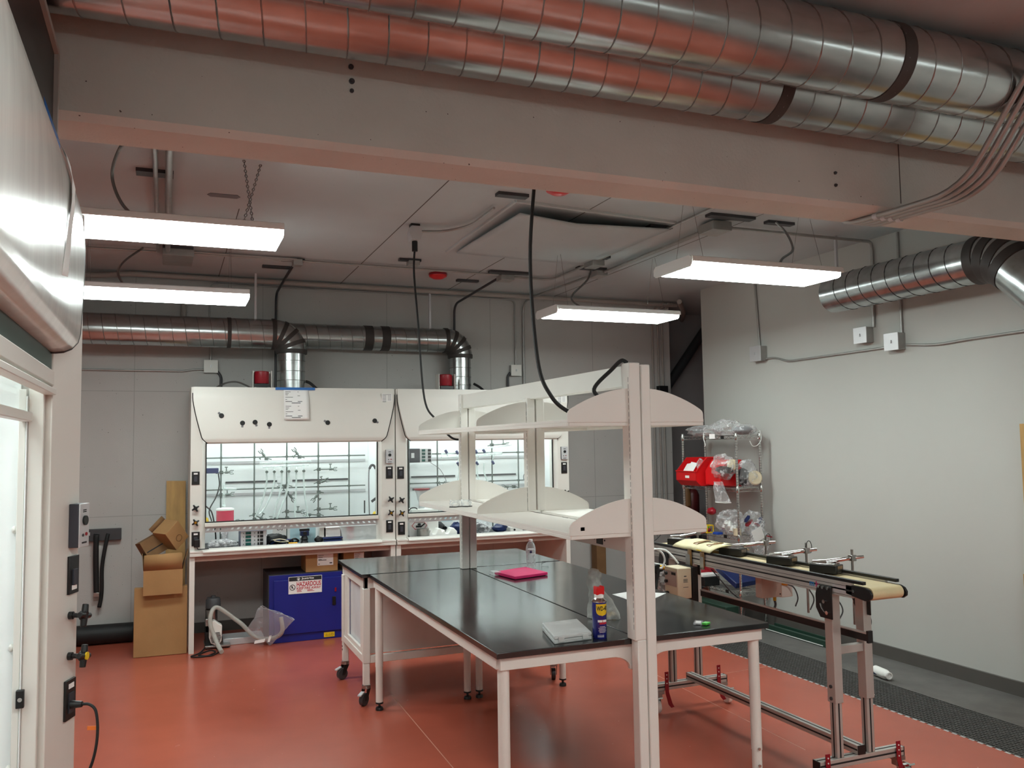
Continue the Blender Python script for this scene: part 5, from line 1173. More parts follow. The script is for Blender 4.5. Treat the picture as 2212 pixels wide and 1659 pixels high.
def carton(x0, x1, y0, y1, z0, z1, label, lx0, lx1):
    t = thing('labelled_carton', ((x0+x1)/2, (y0+y1)/2, z0), label, 'carton')
    MB().box(x0, x1, y0, y1, z0, z1).build('carton', M['card'], t, bevel=0.003)
    MB().box(lx0, lx1, y0-0.0015, y0, z1-0.115 if z1-z0 > 0.13 else z1-0.10, z1-0.008).build('shipping_label', M['paper'], t)
    m = MB(); h = z1-0.012
    for i in range(3): m.box(lx0+0.008, lx0+0.06-0.01*i, y0-0.0022, y0-0.0014, h-0.012-i*0.018, h-0.008-i*0.018)
    m.box(lx0+0.01, lx0+0.085, y0-0.0022, y0-0.0014, h-0.056, h-0.050).box(lx1-0.035, lx1-0.01, y0-0.0022, y0-0.0014, h-0.088, h-0.078).box(lx0+0.008, lx0+0.022, y0-0.0022, y0-0.0014, h-0.092, h-0.086)
    m.build('label_print', M['ink'], t)
carton(1.225, 1.525, 8.255, 8.55, 0.6245, 0.795, 'brown carton with a white label on the blue cabinet', 1.333, 1.482)
carton(1.588, 1.79, 8.30, 8.55, 0.6245, 0.782, 'brown carton at the right end of the blue cabinet', 1.69, 1.785)
# vacuum pump, hose and bag
t = thing('vacuum_pump', (0.40, 8.40, 0), 'white vacuum pump with black motor on the floor under the hood', 'pump')
MB().box(0.34, 0.56, 8.26, 8.52, 0.012, 0.032).build('base_plate', M['steel'], t, bevel=0.004)
for x, y in ((0.36,8.28),(0.54,8.28),(0.36,8.5),(0.54,8.5)): MB().cyl((x,y,0), (x,y,0.013), 0.012, n=10).build('rubber_foot', M['rubber'], t)
MB().prism([(0.375,0.20),(0.375,0.10),(0.39,0.055),(0.425,0.035),(0.46,0.04),(0.482,0.07),(0.485,0.205),(0.455,0.225),(0.42,0.255),(0.395,0.245)], 'y', 8.25, 8.34).build('fan_shroud', M['white'], t, bevel=0.006)
m = MB()
for i in range(9): m.box(0.385+0.012*abs(i-4)/4, 0.478-0.012*abs(i-4)/4, 8.247, 8.2505, 0.06+i*0.0105, 0.0645+i*0.0105)
m.build('vent_slots', M['slot'], t)
MB().cyl((0.43,8.34,0.12), (0.43,8.50,0.12), 0.065, n=24).box(0.345, 0.40, 8.32, 8.46, 0.03, 0.20).build('motor', M['black'], t, bevel=0.003)
MB().lathe([(0.05,0.22),(0.053,0.225),(0.053,0.33),(0.045,0.335)], (0.40,8.40,0), 24).build('oil_case', M['steel'], t)
MB().lathe([(0.05,0.335),(0.066,0.345),(0.064,0.42),(0.055,0.435),(0.02,0.44),(0.02,0.455)], (0.415,8.40,0), 24).box(0.36, 0.375, 8.385, 8.415, 0.40, 0.44).build('filter_cap', M['dgrey'], t, bevel=0.003)
MB().box(0.345, 0.375, 8.32, 8.42, 0.14, 0.26).build('valve_block', M['steel'], t, bevel=0.004)
single(MB().tube(crv([(0.47,8.02,0.022),(0.445,8.12,0.06),(0.415,8.20,0.13),(0.385,8.22,0.22),(0.385,8.24,0.30),(0.41,8.27,0.355),(0.45,8.29,0.36),(0.52,8.30,0.31),(0.60,8.31,0.24),(0.66,8.30,0.19),(0.78,8.27,0.07),(0.92,8.20,0.06),(1.0,8.16,0.12),(0.99,8.16,0.25)], 8), 0.019, 14), 'vacuum_hose', film('milky_hose', '#c9c8c0', 0.55, 0.9, 0.3, 9, 0.1, 0), 'thick milky hose arched from the pump into the clear bag', 'hose')
single(MB().tube(crv([(0.37,8.34,0.03),(0.30,8.15,0.008),(0.22,8.02,0.008),(0.33,7.98,0.008),(0.42,8.10,0.008),(0.38,8.18,0.010),(0.28,8.05,0.009),(0.38,7.98,0.009),(0.46,8.12,0.009),(0.44,8.2,0.012)], 8), 0.0065, 6), 'tangled_cable', M['rubber'], 'tangled black cable on the floor by the vacuum pump', 'cable')
def bagp(u, v):
    # wide open bag lying on its side against the hose
    a = 2*PI*u
    c0 = Vector((0.80,8.19,0.075)); c1 = Vector((0.955,8.12,0.30))
    c = c0.lerp(c1, v)
    e = Vector((0.135*(0.75+0.35*v), -0.02, -0.07)); f = Vector((0.0, 0.045+0.03*v, 0.0))
    n = 0.018*noise.noise(Vector((math.cos(a)*1.5, math.sin(a)*1.5, v*3)))
    p = c + e*(math.cos(a)*(1+n*4)) + f*math.sin(a); p.z = max(0.004, p.z + n)
    return p
m = MB().grid(bagp, 30, 14)
t = thing('plastic_bag', (0.87, 8.15, 0.0), 'big clear plastic bag on the floor in front of the blue cabinet', 'bag')
m.build('bag_film', M['bag2'], t)
MB().tube([bagp(i/30, 1.0) for i in range(30)], 0.003, 4, closed=True).build('bag_rim', M['bag'], t)
MB().obox((0.80,8.125,0.06), (0.045,0,0.004), (0,0.001,0.0), (0.004,0,0.014)).obox((0.885,8.12,0.075), (0.010,0,0.0), (0,0.001,0), (0.008,0,0.028)).build('bag_label', M['paper'], t)
single(MB().box(0.50, 0.86, 8.36, 8.60, 0.0, 0.06), 'paper_stack', M['silver'], 'pale flat packet on the floor behind the clear bag', 'packet', bevel=0.004)
# ================================================================== belt conveyor
cv = thing('belt_conveyor', (3.28, 4.2, 0), 'aluminium belt conveyor with cream belt on a wheeled stand beside the bench', 'conveyor')
xa, xb = 3.15, 3.385; yn, yf = 3.29, 5.32
def profile_bar(p0, p1, w, h, name='profile_bar', end=True, parent=None):
    """slotted aluminium extrusion between two points, horizontal or vertical"""
    p0 = Vector(p0); p1 = Vector(p1); d = (p1-p0).normalized()
    up = Vector((0,0,1)) if abs(d.z) < 0.9 else Vector((0,1,0)); sd = d.cross(up).normalized(); up = sd.cross(d)
    c = (p0+p1)/2; L = (p1-p0)/2
    b = MB().obox(c, L, sd*w/2, up*h/2).build(name, M['alu'], parent or cv, bevel=0.0015)
    m = MB()
    m.obox(c, L*0.998, sd*0.0045, up*(h/2+0.0006)); m.obox(c, L*0.998, sd*(w/2+0.0006), up*0.0045)
    m.build('slot', M['slot'], b, smooth=None)
    if end:
        m = MB()
        for p, q in ((p0, -1), (p1, 1)): m.obox(p + d*q*0.003, d*0.003, sd*w/2, up*h/2)
        m.build('end_cap', M['black'], b, bevel=0.001)
    return b
for x, nm in ((xa, -1), (xb, 1)):
    s = nm
    r = MB().box(min(x, x-s*0.018), max(x, x-s*0.018), yn+0.06, yf, 1.012, 1.086).build('side_rail', M['alu'], cv, bevel=0.001)
    m = MB().box(x+s*0.0002-0.0008, x+s*0.0002+0.0008, yn+0.06, yf, 1.044, 1.052).box(x-0.0009, x+0.0009, yn+0.06, yf, 1.066, 1.068).box(x-0.0009, x+0.0009, yn+0.06, yf, 1.022, 1.0235).build('slot', M['slot'], r, smooth=None)
    MB().box(min(x, x-s*0.022), max(x, x-s*0.022), yn-0.015, yf, 1.086, 1.102).build('guide_strip', M['black'], r, bevel=0.002)
    MB().prism([(yn+0.10,1.03),(yn+0.10,1.075),(yn-0.03,1.075),(yn-0.055,1.066),(yn-0.068,1.048),(yn-0.065,1.028),(yn-0.045,1.014),(yn-0.02,1.012)], 'x', min(x, x-s*0.012), max(x, x-s*0.012)).build('end_plate', M['black'], cv, bevel=0.002)
    MB().cyl((x,yn+0.045,1.05), (x+s*0.006,yn+0.045,1.05), 0.008, n=10).build('bolt', M['chrome'], cv)
MB().box(xa-0.001, xa, yn+0.10, yn+0.19, 1.026, 1.066).build('scale_plate', M['silver'], cv)
bt = [(yn-0.03+0.031*math.cos(a), 1.045+0.031*math.sin(a)) for a in [PI/2 + i*PI/10 for i in range(11)]]
poly = bt + [(yf,1.014),(yf+0.03,1.02),(yf+0.035,1.05),(yf+0.02,1.074),(yf,1.076)]
MB().prism(poly, 'x', xa+0.02, xb-0.02).build('belt', M['belt'], cv)
# stand
for y, near in ((3.53, True), (5.06, False)):
    profile_bar((3.05,y,0.165), (3.60,y,0.165), 0.05, 0.045, 'cross_foot')
    for x in (3.185, 3.39):
        profile_bar((x,y-0.0,0.188), (x,y,0.62), 0.042, 0.042, 'inner_leg', end=False)
        lg = MB().box(x-0.026, x+0.026, y-0.028, y+0.028, 0.46, 1.012).build('outer_leg', M['alu'], cv, bevel=0.002)
        for z in ((0.54, 0.48) if near and x < 3.3 else ()): MB().cyl((x-0.026,y,z), (x-0.032,y,z), 0.009, n=12).build('bolt', M['dgrey'], lg)
    MB().box(3.211, 3.364, y-0.018, y+0.018, 0.70, 0.74).build('tie_bar', M['alu'], cv, bevel=0.002)
    for x, s in ((xa, -1), (xb, 1)):
        h = MB().prism([(y-0.05,1.05),(y+0.05,1.05),(y+0.065,1.0),(y+0.065,0.93),(y+0.035,0.885),(y-0.05,0.885)], 'x', min(x+s*0.004, x+s*0.012), max(x+s*0.004, x+s*0.012)).build('hinge_plate', M['black'], cv, bevel=0.002)
        if near and s < 0:
            for q, zz, rr_ in ((0, 0.97, 0.010), (-0.02, 0.915, 0.010), (-0.03, 1.04, 0.008), (0.005, 1.04, 0.008), (0.035, 1.04, 0.008)):
                MB().cyl((x-0.012,y+q,zz), (x-0.02,y+q,zz), rr_, n=12).build('bolt', M['chrome'], h)
            MB().tube([(x-0.013,y+0.03,0.955),(x-0.013,y+0.022,0.935),(x-0.013,y+0.004,0.918),(x-0.013,y-0.015,0.912)], 0.004, 6).build('curved_slot', M['chrome'], h)
    for x in (3.07, 3.575):
        s = -1 if x < 3.3 else 1
        c = MB().box(x-0.03, x+0.03, y-0.03 , y+0.03, 0.120, 0.142).box(x-0.018, x+0.018, y-0.02, y+0.02, 0.09, 0.12).build('caster', M['steel'], cv, bevel=0.002)
        cx_ = x + s*0.03
        MB().cyl((cx_-0.016,y-0.02,0.048), (cx_+0.016,y-0.02,0.048), 0.048, n=24).build('wheel', M['foam'], c, bevel=0.006)
        MB().obox((cx_,y-0.045,0.098), (0.020,0,0), (0,0.026,-0.012), (0,0.002,0.004)).box(cx_-0.024, cx_-0.019, y-0.045, y+0.01, 0.05, 0.10).box(cx_+0.019, cx_+0.024, y-0.045, y+0.01, 0.05, 0.10).build('brake_tab', M['chrome'], c)
        xl = x - s*0.02 if near else x - s*0.045
        zt_ = 0.225 if near else 0.265
        lv = MB().prism([(xl-0.014,zt_),(xl+0.014,zt_),(xl+0.016,0.13),(xl+0.040,0.055),(xl+0.055,0.03),(xl+0.030,0.026),(xl+0.010,0.05),(xl-0.012,0.13)], 'y', y-0.036, y-0.031)
        lv = lv.build('red_lever', M['redmetal'], cv, bevel=0.001)
        m = MB()
        for z in (zt_-0.02, zt_-0.045, zt_-0.075): m.cyl((xl,y-0.036,z), (xl,y-0.038,z), 0.004, n=8)
        m.build('hole_row', M['paper'], lv)
profile_bar((3.315,3.505,0.212), (3.315,5.055,0.212), 0.048, 0.046, 'long_beam')
MB().box(3.262, 3.278, 3.37, 4.82, 0.785, 0.822).build('cable_tray', M['black'], cv, bevel=0.002)
MB().box(3.258, 3.282, 3.37, 4.82, 0.822, 0.828).build('tray_lip', M['alu'], cv)
MB().box(3.255, 3.285, 3.362, 3.375, 0.78, 0.84).build('tray_end', M['black'], cv)
m = MB(); lgo = text('m', 'logo_lettering', mat('logo_blue', '#2a7fc0', 0.5), cv, (3.149,3.630,1.044), (0,-1,0), (0,0,1), 0.022, 0.034)
text('k', 'logo_lettering', mat('logo_magenta', '#c8246e', 0.5), cv, (3.149,3.588,1.047), (0,-1,0), (0,0,1), 0.030, 0.026)
MB().obox((3.40,5.06,0.205), (0.012,0,0.012), (0,0.012,0), (0.01,0,-0.01)).build('corner_bracket', M['chrome'], cv)
# controller, plate and fittings at the far left side
ctl = thing('drive_controller', (3.05, 4.74, 0.80), 'cream drive controller box with knobs fixed beside the conveyor', 'controller')
MB().box(3.0, 3.105, 4.68, 4.83, 0.805, 0.998).build('case', M['cream'], ctl, bevel=0.006)
MB().box(2.998, 3.0, 4.69, 4.82, 0.88, 0.975).build('control_panel', M['tan'], ctl)
for y, z in ((4.80,0.955),(4.80,0.905)): MB().cyl((2.998,y,z), (2.982,y,z), 0.011, n=14).build('knob', M['black'], ctl, bevel=0.002)
MB().box(2.996, 2.999, 4.70, 4.745, 0.952, 0.968).build('display', M['slot'], ctl)
MB().cyl((2.998,4.79,0.83), (2.97,4.79,0.83), 0.014, n=14).build('plug', M['black'], ctl, bevel=0.003)
lbq = MB().box(3.035, 3.085, 4.6785, 4.68, 0.865, 0.955).build('rating_label', M['cream'], ctl)
m = MB().box(3.047, 3.065, 4.6775, 4.6786, 0.943, 0.949)
for i in range(4): m.box(3.042, 3.072+0.003*(i % 2), 4.6775, 4.6786, 0.926-i*0.006, 0.929-i*0.006)
m.box(3.040, 3.078, 4.6775, 4.6786, 0.876, 0.879); m.build('label_print', M['dgrey'], lbq)
MB().box(3.108, 3.150, 4.675, 4.84, 0.70, 1.0).build('mounting_plate', M['black'], cv, bevel=0.002)
MB().box(3.142, 3.1495, 4.60, 4.64, 0.99, 1.07).box(3.142, 3.1495, 4.75, 4.80, 0.99, 1.07).build('rail_bracket', M['steel'], cv, bevel=0.001)
t = thing('air_regulator', (3.06, 5.02, 0.85), 'brass and black air regulator with white tubing behind the upright', 'regulator')
MB().cyl((3.05,5.05,0.95), (3.05,4.99,0.95), 0.032, n=18).build('gauge', M['black'], t, bevel=0.003)
MB().cyl((3.07,5.0,0.965), (3.10,4.98,0.955), 0.014, 0.010, n=10).sphere((3.105,4.975,0.955), 0.012, 8).build('brass_valve', M['brass'], t)
MB().box(3.03, 3.07, 5.0, 5.04, 0.86, 0.925).build('filter_bowl', M['dgrey'], t, bevel=0.004)
MB().lathe([(0.02,0.80),(0.022,0.86)], (3.05,5.02,0), 14).build('bowl', M['bottle'], t)
single(MB().tube(crv([(2.98,4.98,1.085),(3.02,4.98,1.088),(3.07,4.97,1.06),(3.09,4.97,1.01),(3.07,4.97,0.965),(3.05,4.97,0.958)]), 0.007, 8), 'air_hose', M['whitetube'], 'white air hose curling to the regulator', 'hose')
single(MB().tube(crv([(2.96,4.95,1.085),(3.02,4.94,1.09),(3.07,4.92,1.08),(3.10,4.88,1.04),(3.12,4.85,1.0)]), 0.007, 8), 'air_hose', M['whitetube'], 'white air hose arching down behind the controller', 'hose')
single(MB().tube([(2.95,5.15,1.0),(3.13,5.02,0.965)], 0.007, 8), 'white_rod', M['whitetube'], 'straight white tube behind the controller', 'tube')
single(blob(MB(), (3.06,4.94,0.87), (0.045,0.04,0.07), 21, 0.3, nv=12), 'plastic_bag', M['bag'], 'crumpled clear bag hanging beside the controller', 'bag')
single(MB().tube(crv([(3.02,4.93,0.96),(3.0,4.92,0.90),(2.975,4.9,0.83),(2.97,4.9,0.70)]), 0.009, 8), 'black_cable', M['rubber'], 'black cable left of the controller', 'cable')
# wrapped parcel taped on the belt and the sensors with arms
t = thing('taped_parcel', (3.30, 4.72, 1.10), 'yellowish printed parcel taped over the far end of the belt', 'parcel')
def pf(u, v):
    x = 3.135 + u*0.30; y = 4.52 + v*0.42
    z = 1.104 + 0.038*math.sin(PI*min(1, max(0, u)))**0.6 + 0.006*noise.noise(Vector((u*5, v*5, 1)))
    return (x, y, z)
MB().grid(pf, 12, 14).build('wrapping', M['mailer'], t, solid=0.006)
MB().add([(3.13,4.60,1.108),(3.13,4.64,1.108),(3.20,4.86,1.112),(3.20,4.91,1.112)], [(0,1,3,2)]).build('yellow_edge', M['yellow'], t, solid=0.004)
for y in (4.59, 4.73):
    MB().add([(3.145,y,1.0),(3.145,y+0.045,1.0),(3.142,y+0.045,1.10),(3.142,y,1.10),(3.20,y+0.05,1.140),(3.20,y+0.006,1.140),(3.30,y+0.05,1.149),(3.30,y+0.006,1.149)], [(0,1,2,3),(3,2,4,5),(5,4,6,7)]).build('packing_tape', M['browntape'], t, solid=0.002)
m = MB()
for i in range(4): m.obox((3.26+i*0.03, 4.70, 1.147), (0.003,0,0), (0.0,0.06,0), (0,0,0.001))
m.build('print_marks', M['dgrey'], t)
def sensor(x, y, a, label, rod, loop=True):
    t = thing('sensor_station', (x, y, 1.08), label, 'sensor', 'sensor boxes along the conveyor')
    d = Vector((math.cos(a), math.sin(a), 0)); n = Vector((-d.y, d.x, 0)); c = Vector((x,y,1.105))
    MB().obox(c, d*0.075, n*0.045, (0,0,0.022)).build('sensor_box', M['black'], t, bevel=0.003)
    MB().obox(c + d*0.076, d*0.0012, n*0.03, (0,0,0.018)).build('sensor_plate', M['steel'], t)
    e = Vector((rod[0], rod[1], 1.155))
    s0 = c + V(0,0,0.026) - d*0.07
    MB().tube([s0, c + V(0,0,0.034), e, e + (e-s0).normalized()*0.06], [0.014, 0.013, 0.010, 0.008], 12).build('arm', M['chrome'], t)
    MB().obox(c + V(0,0,0.024) - d*0.01, d*0.07, n*0.04, (0,0,0.004)).build('foil_cover', M['chrome'], t, bevel=0.002)
    MB().cyl((rod[0],rod[1],0.80), (rod[0],rod[1],1.20), 0.007, n=10).build('post_rod', M['steel'], t)
    MB().obox(e, (0.016,0,0), (0,0.016,0), (0,0,0.016)).cyl(e - V(0.04,0,0), e + V(0.045,0.0,0), 0.005, n=8).build('rod_clamp', M['steel'], t, bevel=0.002)
    if loop: MB().tube([e + Vector((0.02+0.028*math.cos(q), 0.028*0.3*math.cos(q), 0.015+0.040*math.sin(q))) for q in [i*PI/9-0.9 for i in range(15)]], 0.0022, 6).build('sensor_lead', M['rubber'], t)
    return t
sensor(3.31, 3.70, -1.15, 'black sensor box with silver arm, nearest on the belt', (3.455, 3.66), False)
sensor(3.31, 4.06, -1.15, 'black sensor box with silver arm, second from the near end of the belt', (3.455, 4.02))
sensor(3.31, 4.52, -1.15, 'black sensor box with silver arm beside the taped parcel', (3.50, 4.44))
sensor(3.31, 5.12, -1.15, 'black sensor box with silver arm beyond the taped parcel', (3.47, 5.14), False)
t = thing('terminal_box', (3.40, 4.22, 0.86), 'taupe terminal box hung under the conveyor', 'box')
MB().box(3.265, 3.41, 4.19, 4.25, 0.868, 1.01).build('case', M['tan'], t, bevel=0.003)
MB().box(3.41, 3.50, 4.20, 4.30, 0.86, 0.99).build('cover', M['white'], t, bevel=0.006)
MB().cyl((3.41,4.205,0.945), (3.45,4.19,0.94), 0.011, n=10).build('cable_gland', M['brass'], t)
MB().cyl((3.37,4.21,0.868), (3.37,4.21,0.845), 0.010, n=10).build('cable_gland', M['brass'], t)
m = MB()
for x, z in ((3.285,0.985),(3.395,0.965),(3.395,0.885)): m.cyl((x,4.19,z), (x,4.187,z), 0.004, n=8)
m.build('screws', M['black'], t)
for nm, p, lab in (
    ([(3.44,4.19,0.94),(3.48,4.17,0.92),(3.50,4.16,0.86),(3.48,4.16,0.81)], 0.004, 'grey lead from the gland of the terminal box'),
    ([(3.48,4.12,1.0),(3.53,4.10,0.92),(3.55,4.08,0.86),(3.52,4.08,0.80)], 0.004, 'grey lead curving beside the terminal box'),
    ([(3.47,3.92,1.0),(3.49,3.90,0.93),(3.55,3.88,0.88),(3.56,3.86,0.83),(3.53,3.86,0.78)], 0.004, 'grey lead hanging in the middle of the conveyor'),
    ([(3.42,3.66,0.99),(3.44,3.64,0.93),(3.50,3.62,0.88),(3.52,3.61,0.82),(3.50,3.61,0.78)], 0.004, 'grey lead hanging near the conveyor leg'),
    ([(3.37,4.21,0.845),(3.375,4.21,0.82),(3.36,4.21,0.79)], 0.007, 'black stub cable below the terminal box')):
    single(MB().tube(crv(nm), p, 6), 'hanging_lead', M['dgrey'], lab, 'lead')
single(MB().tube(crv([(3.20,4.60,0.99),(3.27,4.5,0.86),(3.30,4.42,0.80),(3.28,4.40,0.70)]), 0.004, 6), 'hanging_lead', M['dgrey'], 'dark lead crossing the cable tray below the parcel', 'lead')

# ================================================================== wire rack by the right wall
wr = thing('wire_rack', (5.24, 7.32, 0), 'chrome wire shelving rack in the far right corner', 'shelving')
RX0, RX1, RY0, RY1 = 5.10, 5.38, 6.86, 7.78
for x in (RX0, RX1):
    for y in (RY0, RY1):
        p = MB().cyl((x,y,0.012), (x,y,1.875), 0.0125, n=14).build('post', M['chrome'], wr)
        m = MB()
        for i in range(72): m.cyl((x,y,0.05+i*0.0254), (x,y,0.053+i*0.0254), 0.0131, n=12)
        m.build('post_grooves', M['dgrey'], p)
        MB().lathe([(0.014,0.0),(0.016,0.006),(0.012,0.03)], (x,y,0), 12).build('foot', M['black'], p)
for z in (1.835, 1.325, 0.865, 0.335):
    m = MB()
    for zz in (z+0.012, z-0.020):
        for y in (RY0, RY1): m.cyl((RX0,y,zz), (RX1,y,zz), 0.003, n=6)
        for x in (RX0, RX1): m.cyl((x,RY0,zz), (x,RY1,zz), 0.003, n=6)
    for i in range(34):
        y = RY0 + 0.012 + i*0.0272; m.cyl((RX0,y,z+0.016), (RX1,y,z+0.016), 0.0018, n=5)
    for x in (RX0, RX1):
        k = 24; m.tube([(x, RY0 + (RY1-RY0)*i/k, z + (0.010 if i % 2 else -0.018)) for i in range(k+1)], 0.0018, 5)
    for y in (RY0, RY1):
        k = 8; m.tube([(RX0 + (RX1-RX0)*i/k, y, z + (0.010 if i % 2 else -0.018)) for i in range(k+1)], 0.0018, 5)
    sh = m.build('wire_shelf', M['chrome'], wr)
    for x in (RX0, RX1):
        for y in (RY0, RY1): MB().lathe([(0.016,z-0.028),(0.019,z-0.02),(0.017,z+0.02),(0.014,z+0.03)], (x,y,0), 12).build('collar', M['chrome'], sh)
    MB().box(RX0-0.004, RX0-0.001, 7.05, 7.10, z-0.018, z+0.010).build('name_tag', M['black'], sh)
# contents of the rack
def pbag(c, sc, seed, label, name='plastic_bag', items=None, zmin=None, amp=0.28):
    t = thing(name, (c[0], c[1], c[2]-sc[2]), label, 'bag', 'clear bags on the wire rack')
    blob(MB(), c, sc, seed, amp, 2.6, zmin=zmin, nv=20).build('bag_film', M['bag'], t)
    for nm, m_, f in (items or []):
        f(MB()).build(nm, M[m_], t)
    return t
zs1, zs2, zs3, zs4 = 1.853, 1.343, 0.883, 0.353
pbag((5.19,7.50,zs1+0.055), (0.13,0.25,0.055), 31, 'clear bag of tubing at the left end of the top rack shelf', zmin=zs1, items=[('white_tag','paper', lambda b: b.obox((5.08,7.22,zs1-0.01), (0.012,-0.03,0), (0,0,0.024), (0.0008,0.0003,0)))])
pbag((5.22,7.16,zs1+0.075), (0.12,0.17,0.075), 33, 'tall crumpled clear bag in the middle of the top rack shelf', zmin=zs1)
t = thing('grey_pouch', (5.27, 6.97, zs1), 'grey oval pouch in plastic at the right end of the top rack shelf', 'pouch')
blob(MB(), (5.27,6.97,zs1+0.045), (0.10,0.085,0.042), 35, 0.05, zmin=zs1).build('pouch', M['grey'], t)
blob(MB(), (5.28,6.96,zs1+0.05), (0.13,0.11,0.055), 36, 0.15, zmin=zs1).build('bag_film', M['bag'], t)
single(MB().tube(crv([(5.09,7.38,zs1+0.03),(5.075,7.36,zs1-0.03),(5.08,7.34,zs1-0.09),(5.075,7.345,zs1-0.11)]), 0.004, 6), 'bag_string', M['whitetube'], 'white string dangling from the top rack shelf at left', 'string')
single(MB().tube(crv([(5.37,6.84,zs1+0.04),(5.38,6.835,zs1-0.04),(5.34,6.84,zs1-0.10),(5.28,6.84,zs1-0.11),(5.25,6.845,zs1-0.06)]), 0.003, 6), 'bag_string', M['whitetube'], 'white string looped below the top rack shelf at right', 'string')
# red bin hung on the front of the second level
t = thing('parts_bin', (5.06, 7.45, 1.36), 'red plastic stacking bin full of papers on the wire rack', 'bin')
X0, X1, Y0, Y1 = 4.93, 5.28, 7.30, 7.66
def wallq(pts): return MB().add(pts, [tuple(range(len(pts)))])
sidep = [(X0,1.40),(X0+0.06,1.345),(X1,1.345),(X1,1.63),(X0+0.13,1.63),(X0,1.49)]
b = MB()
b.prism(sidep, 'y', Y0, Y0+0.004); b.prism(sidep, 'y', Y1-0.004, Y1)
b.add([(X0,Y0,1.40),(X0,Y1,1.40),(X0,Y1,1.49),(X0,Y0,1.49),(X0+0.005,Y0,1.40),(X0+0.005,Y1,1.40),(X0+0.005,Y1,1.49),(X0+0.005,Y0,1.49)], [(0,1,2,3),(7,6,5,4),(0,4,5,1),(3,2,6,7)])
b.add([(X0,Y0,1.40),(X0,Y1,1.40),(X0+0.06,Y1,1.345),(X0+0.06,Y0,1.345)], [(0,1,2,3)])
b.box(X0+0.06, X1, Y0, Y1, 1.345, 1.349); b.box(X1-0.004, X1, Y0, Y1, 1.349, 1.63)
b.build('bin_body', M['red'], t, smooth=None)
MB().tube([(X0-0.003,Y0,1.492),(X0-0.003,Y1,1.492)], 0.006, 6).tube([(X0+0.128,Y0-0.003,1.632),(X1,Y0-0.003,1.632)], 0.006, 6).tube([(X0,Y0-0.003,1.494),(X0+0.13,Y0-0.003,1.632)], 0.006, 6).build('bin_rim', M['red'], t)
MB().box(X0-0.003, X0-0.001, 7.42, 7.49, 1.425, 1.45).build('bin_label', M['paper'], t)
for k, (yy, zz, aa) in enumerate(((7.46,1.53,0.3),(7.54,1.52,-0.3))):
    single(MB().obox((X0+0.06,yy,zz), (0.035,0.0,0.05), (0,0.055,0.02*aa), (0.0008,0,-0.0006)), 'folded_paper', M['paper'], ('right' if k == 0 else 'left') + ' folded white paper in the red bin', 'paper')
single(blob(MB(), (X0+0.09,7.35,1.55), (0.04,0.03,0.07), 41, 0.2, nv=12), 'plastic_bag', M['bag'], 'small clear bag standing in the red bin', 'bag')
m = MB(); rr = random.Random(4)
for i in range(7): m.sphere((X0+0.07+rr.random()*0.1, 7.34+rr.random()*0.1, 1.47+rr.random()*0.03), 0.018, 6)
o_ = single(m, 'loose_parts', M['black'], 'small black parts heaped in the red bin', 'parts'); o_['kind'] = 'stuff'
single(MB().prism([(5.02,1.36),(5.28,1.345),(5.28,1.61),(5.10,1.61),(5.02,1.50)], 'y', 7.02, 7.27), 'parts_bin', M['red'], 'second red bin, mostly hidden by plastic bags on the rack', 'bin', bevel=0.006)
pbag((5.06,7.02,zs2+0.20), (0.10,0.13,0.115), 43, 'clear bag holding a black and white respirator on the middle shelf', items=[
    ('black_part','black', lambda b: blob(b, (5.06,7.0,zs2+0.17), (0.07,0.10,0.035), 44, 0.3)),
    ('cream_filter','cream', lambda b: b.lathe([(0.045,0),(0.052,0.01),(0.052,0.02),(0.04,0.028)], (5.10,6.93,zs2+0.22), 20, axis=(-0.5,-0.8,0.2)))])
pbag((5.27,6.93,zs2+0.13), (0.10,0.10,0.13), 45, 'clear bag with a cream filter at right end of the middle shelf', zmin=zs2, items=[
    ('cream_filter','cream', lambda b: b.lathe([(0.065,0),(0.07,0.01),(0.07,0.02),(0.06,0.028)], (5.31,6.87,zs2+0.09), 22, axis=(-0.35,-0.9,0.1))),
    ('dark_part','dgrey', lambda b: blob(b, (5.22,6.93,zs2+0.10), (0.05,0.06,0.08), 46, 0.3))])
# open bag hanging from the middle shelf
def hb(u, v):
    a = 2*PI*u; r = 0.055 + 0.045*v
    n = 0.012*noise.noise(Vector((math.cos(a)*2, math.sin(a)*2, v*4)))
    return (4.975 + 0.03*v + (r*0.55+n)*math.cos(a), 7.0 - 0.03*v + (r+n)*math.sin(a), zs2+0.06 - 0.20*v)
t = thing('plastic_bag', (5.0, 7.0, 1.2), 'open clear bag hanging down from the middle rack shelf', 'bag', 'clear bags on the wire rack')
MB().grid(hb, 28, 12).build('bag_film', M['bag'], t); MB().tube([hb(i/28, 1.0) for i in range(28)], 0.003, 5, closed=True).build('bag_rim', M['whitetube'], t)
pbag((5.12,7.02,zs3+0.12), (0.13,0.15,0.12), 47, 'clear bag of white caps on the third rack shelf', zmin=zs3, items=[
    ('white_fittings','foam', lambda b: [b.cyl((5.06+0.02*(i % 3),6.93+0.03*(i % 5),zs3+0.04+0.02*(i % 4)), (5.08+0.02*(i % 3),6.94+0.03*(i % 5),zs3+0.07+0.02*(i % 4)), 0.018, n=10) for i in range(10)] and b)])
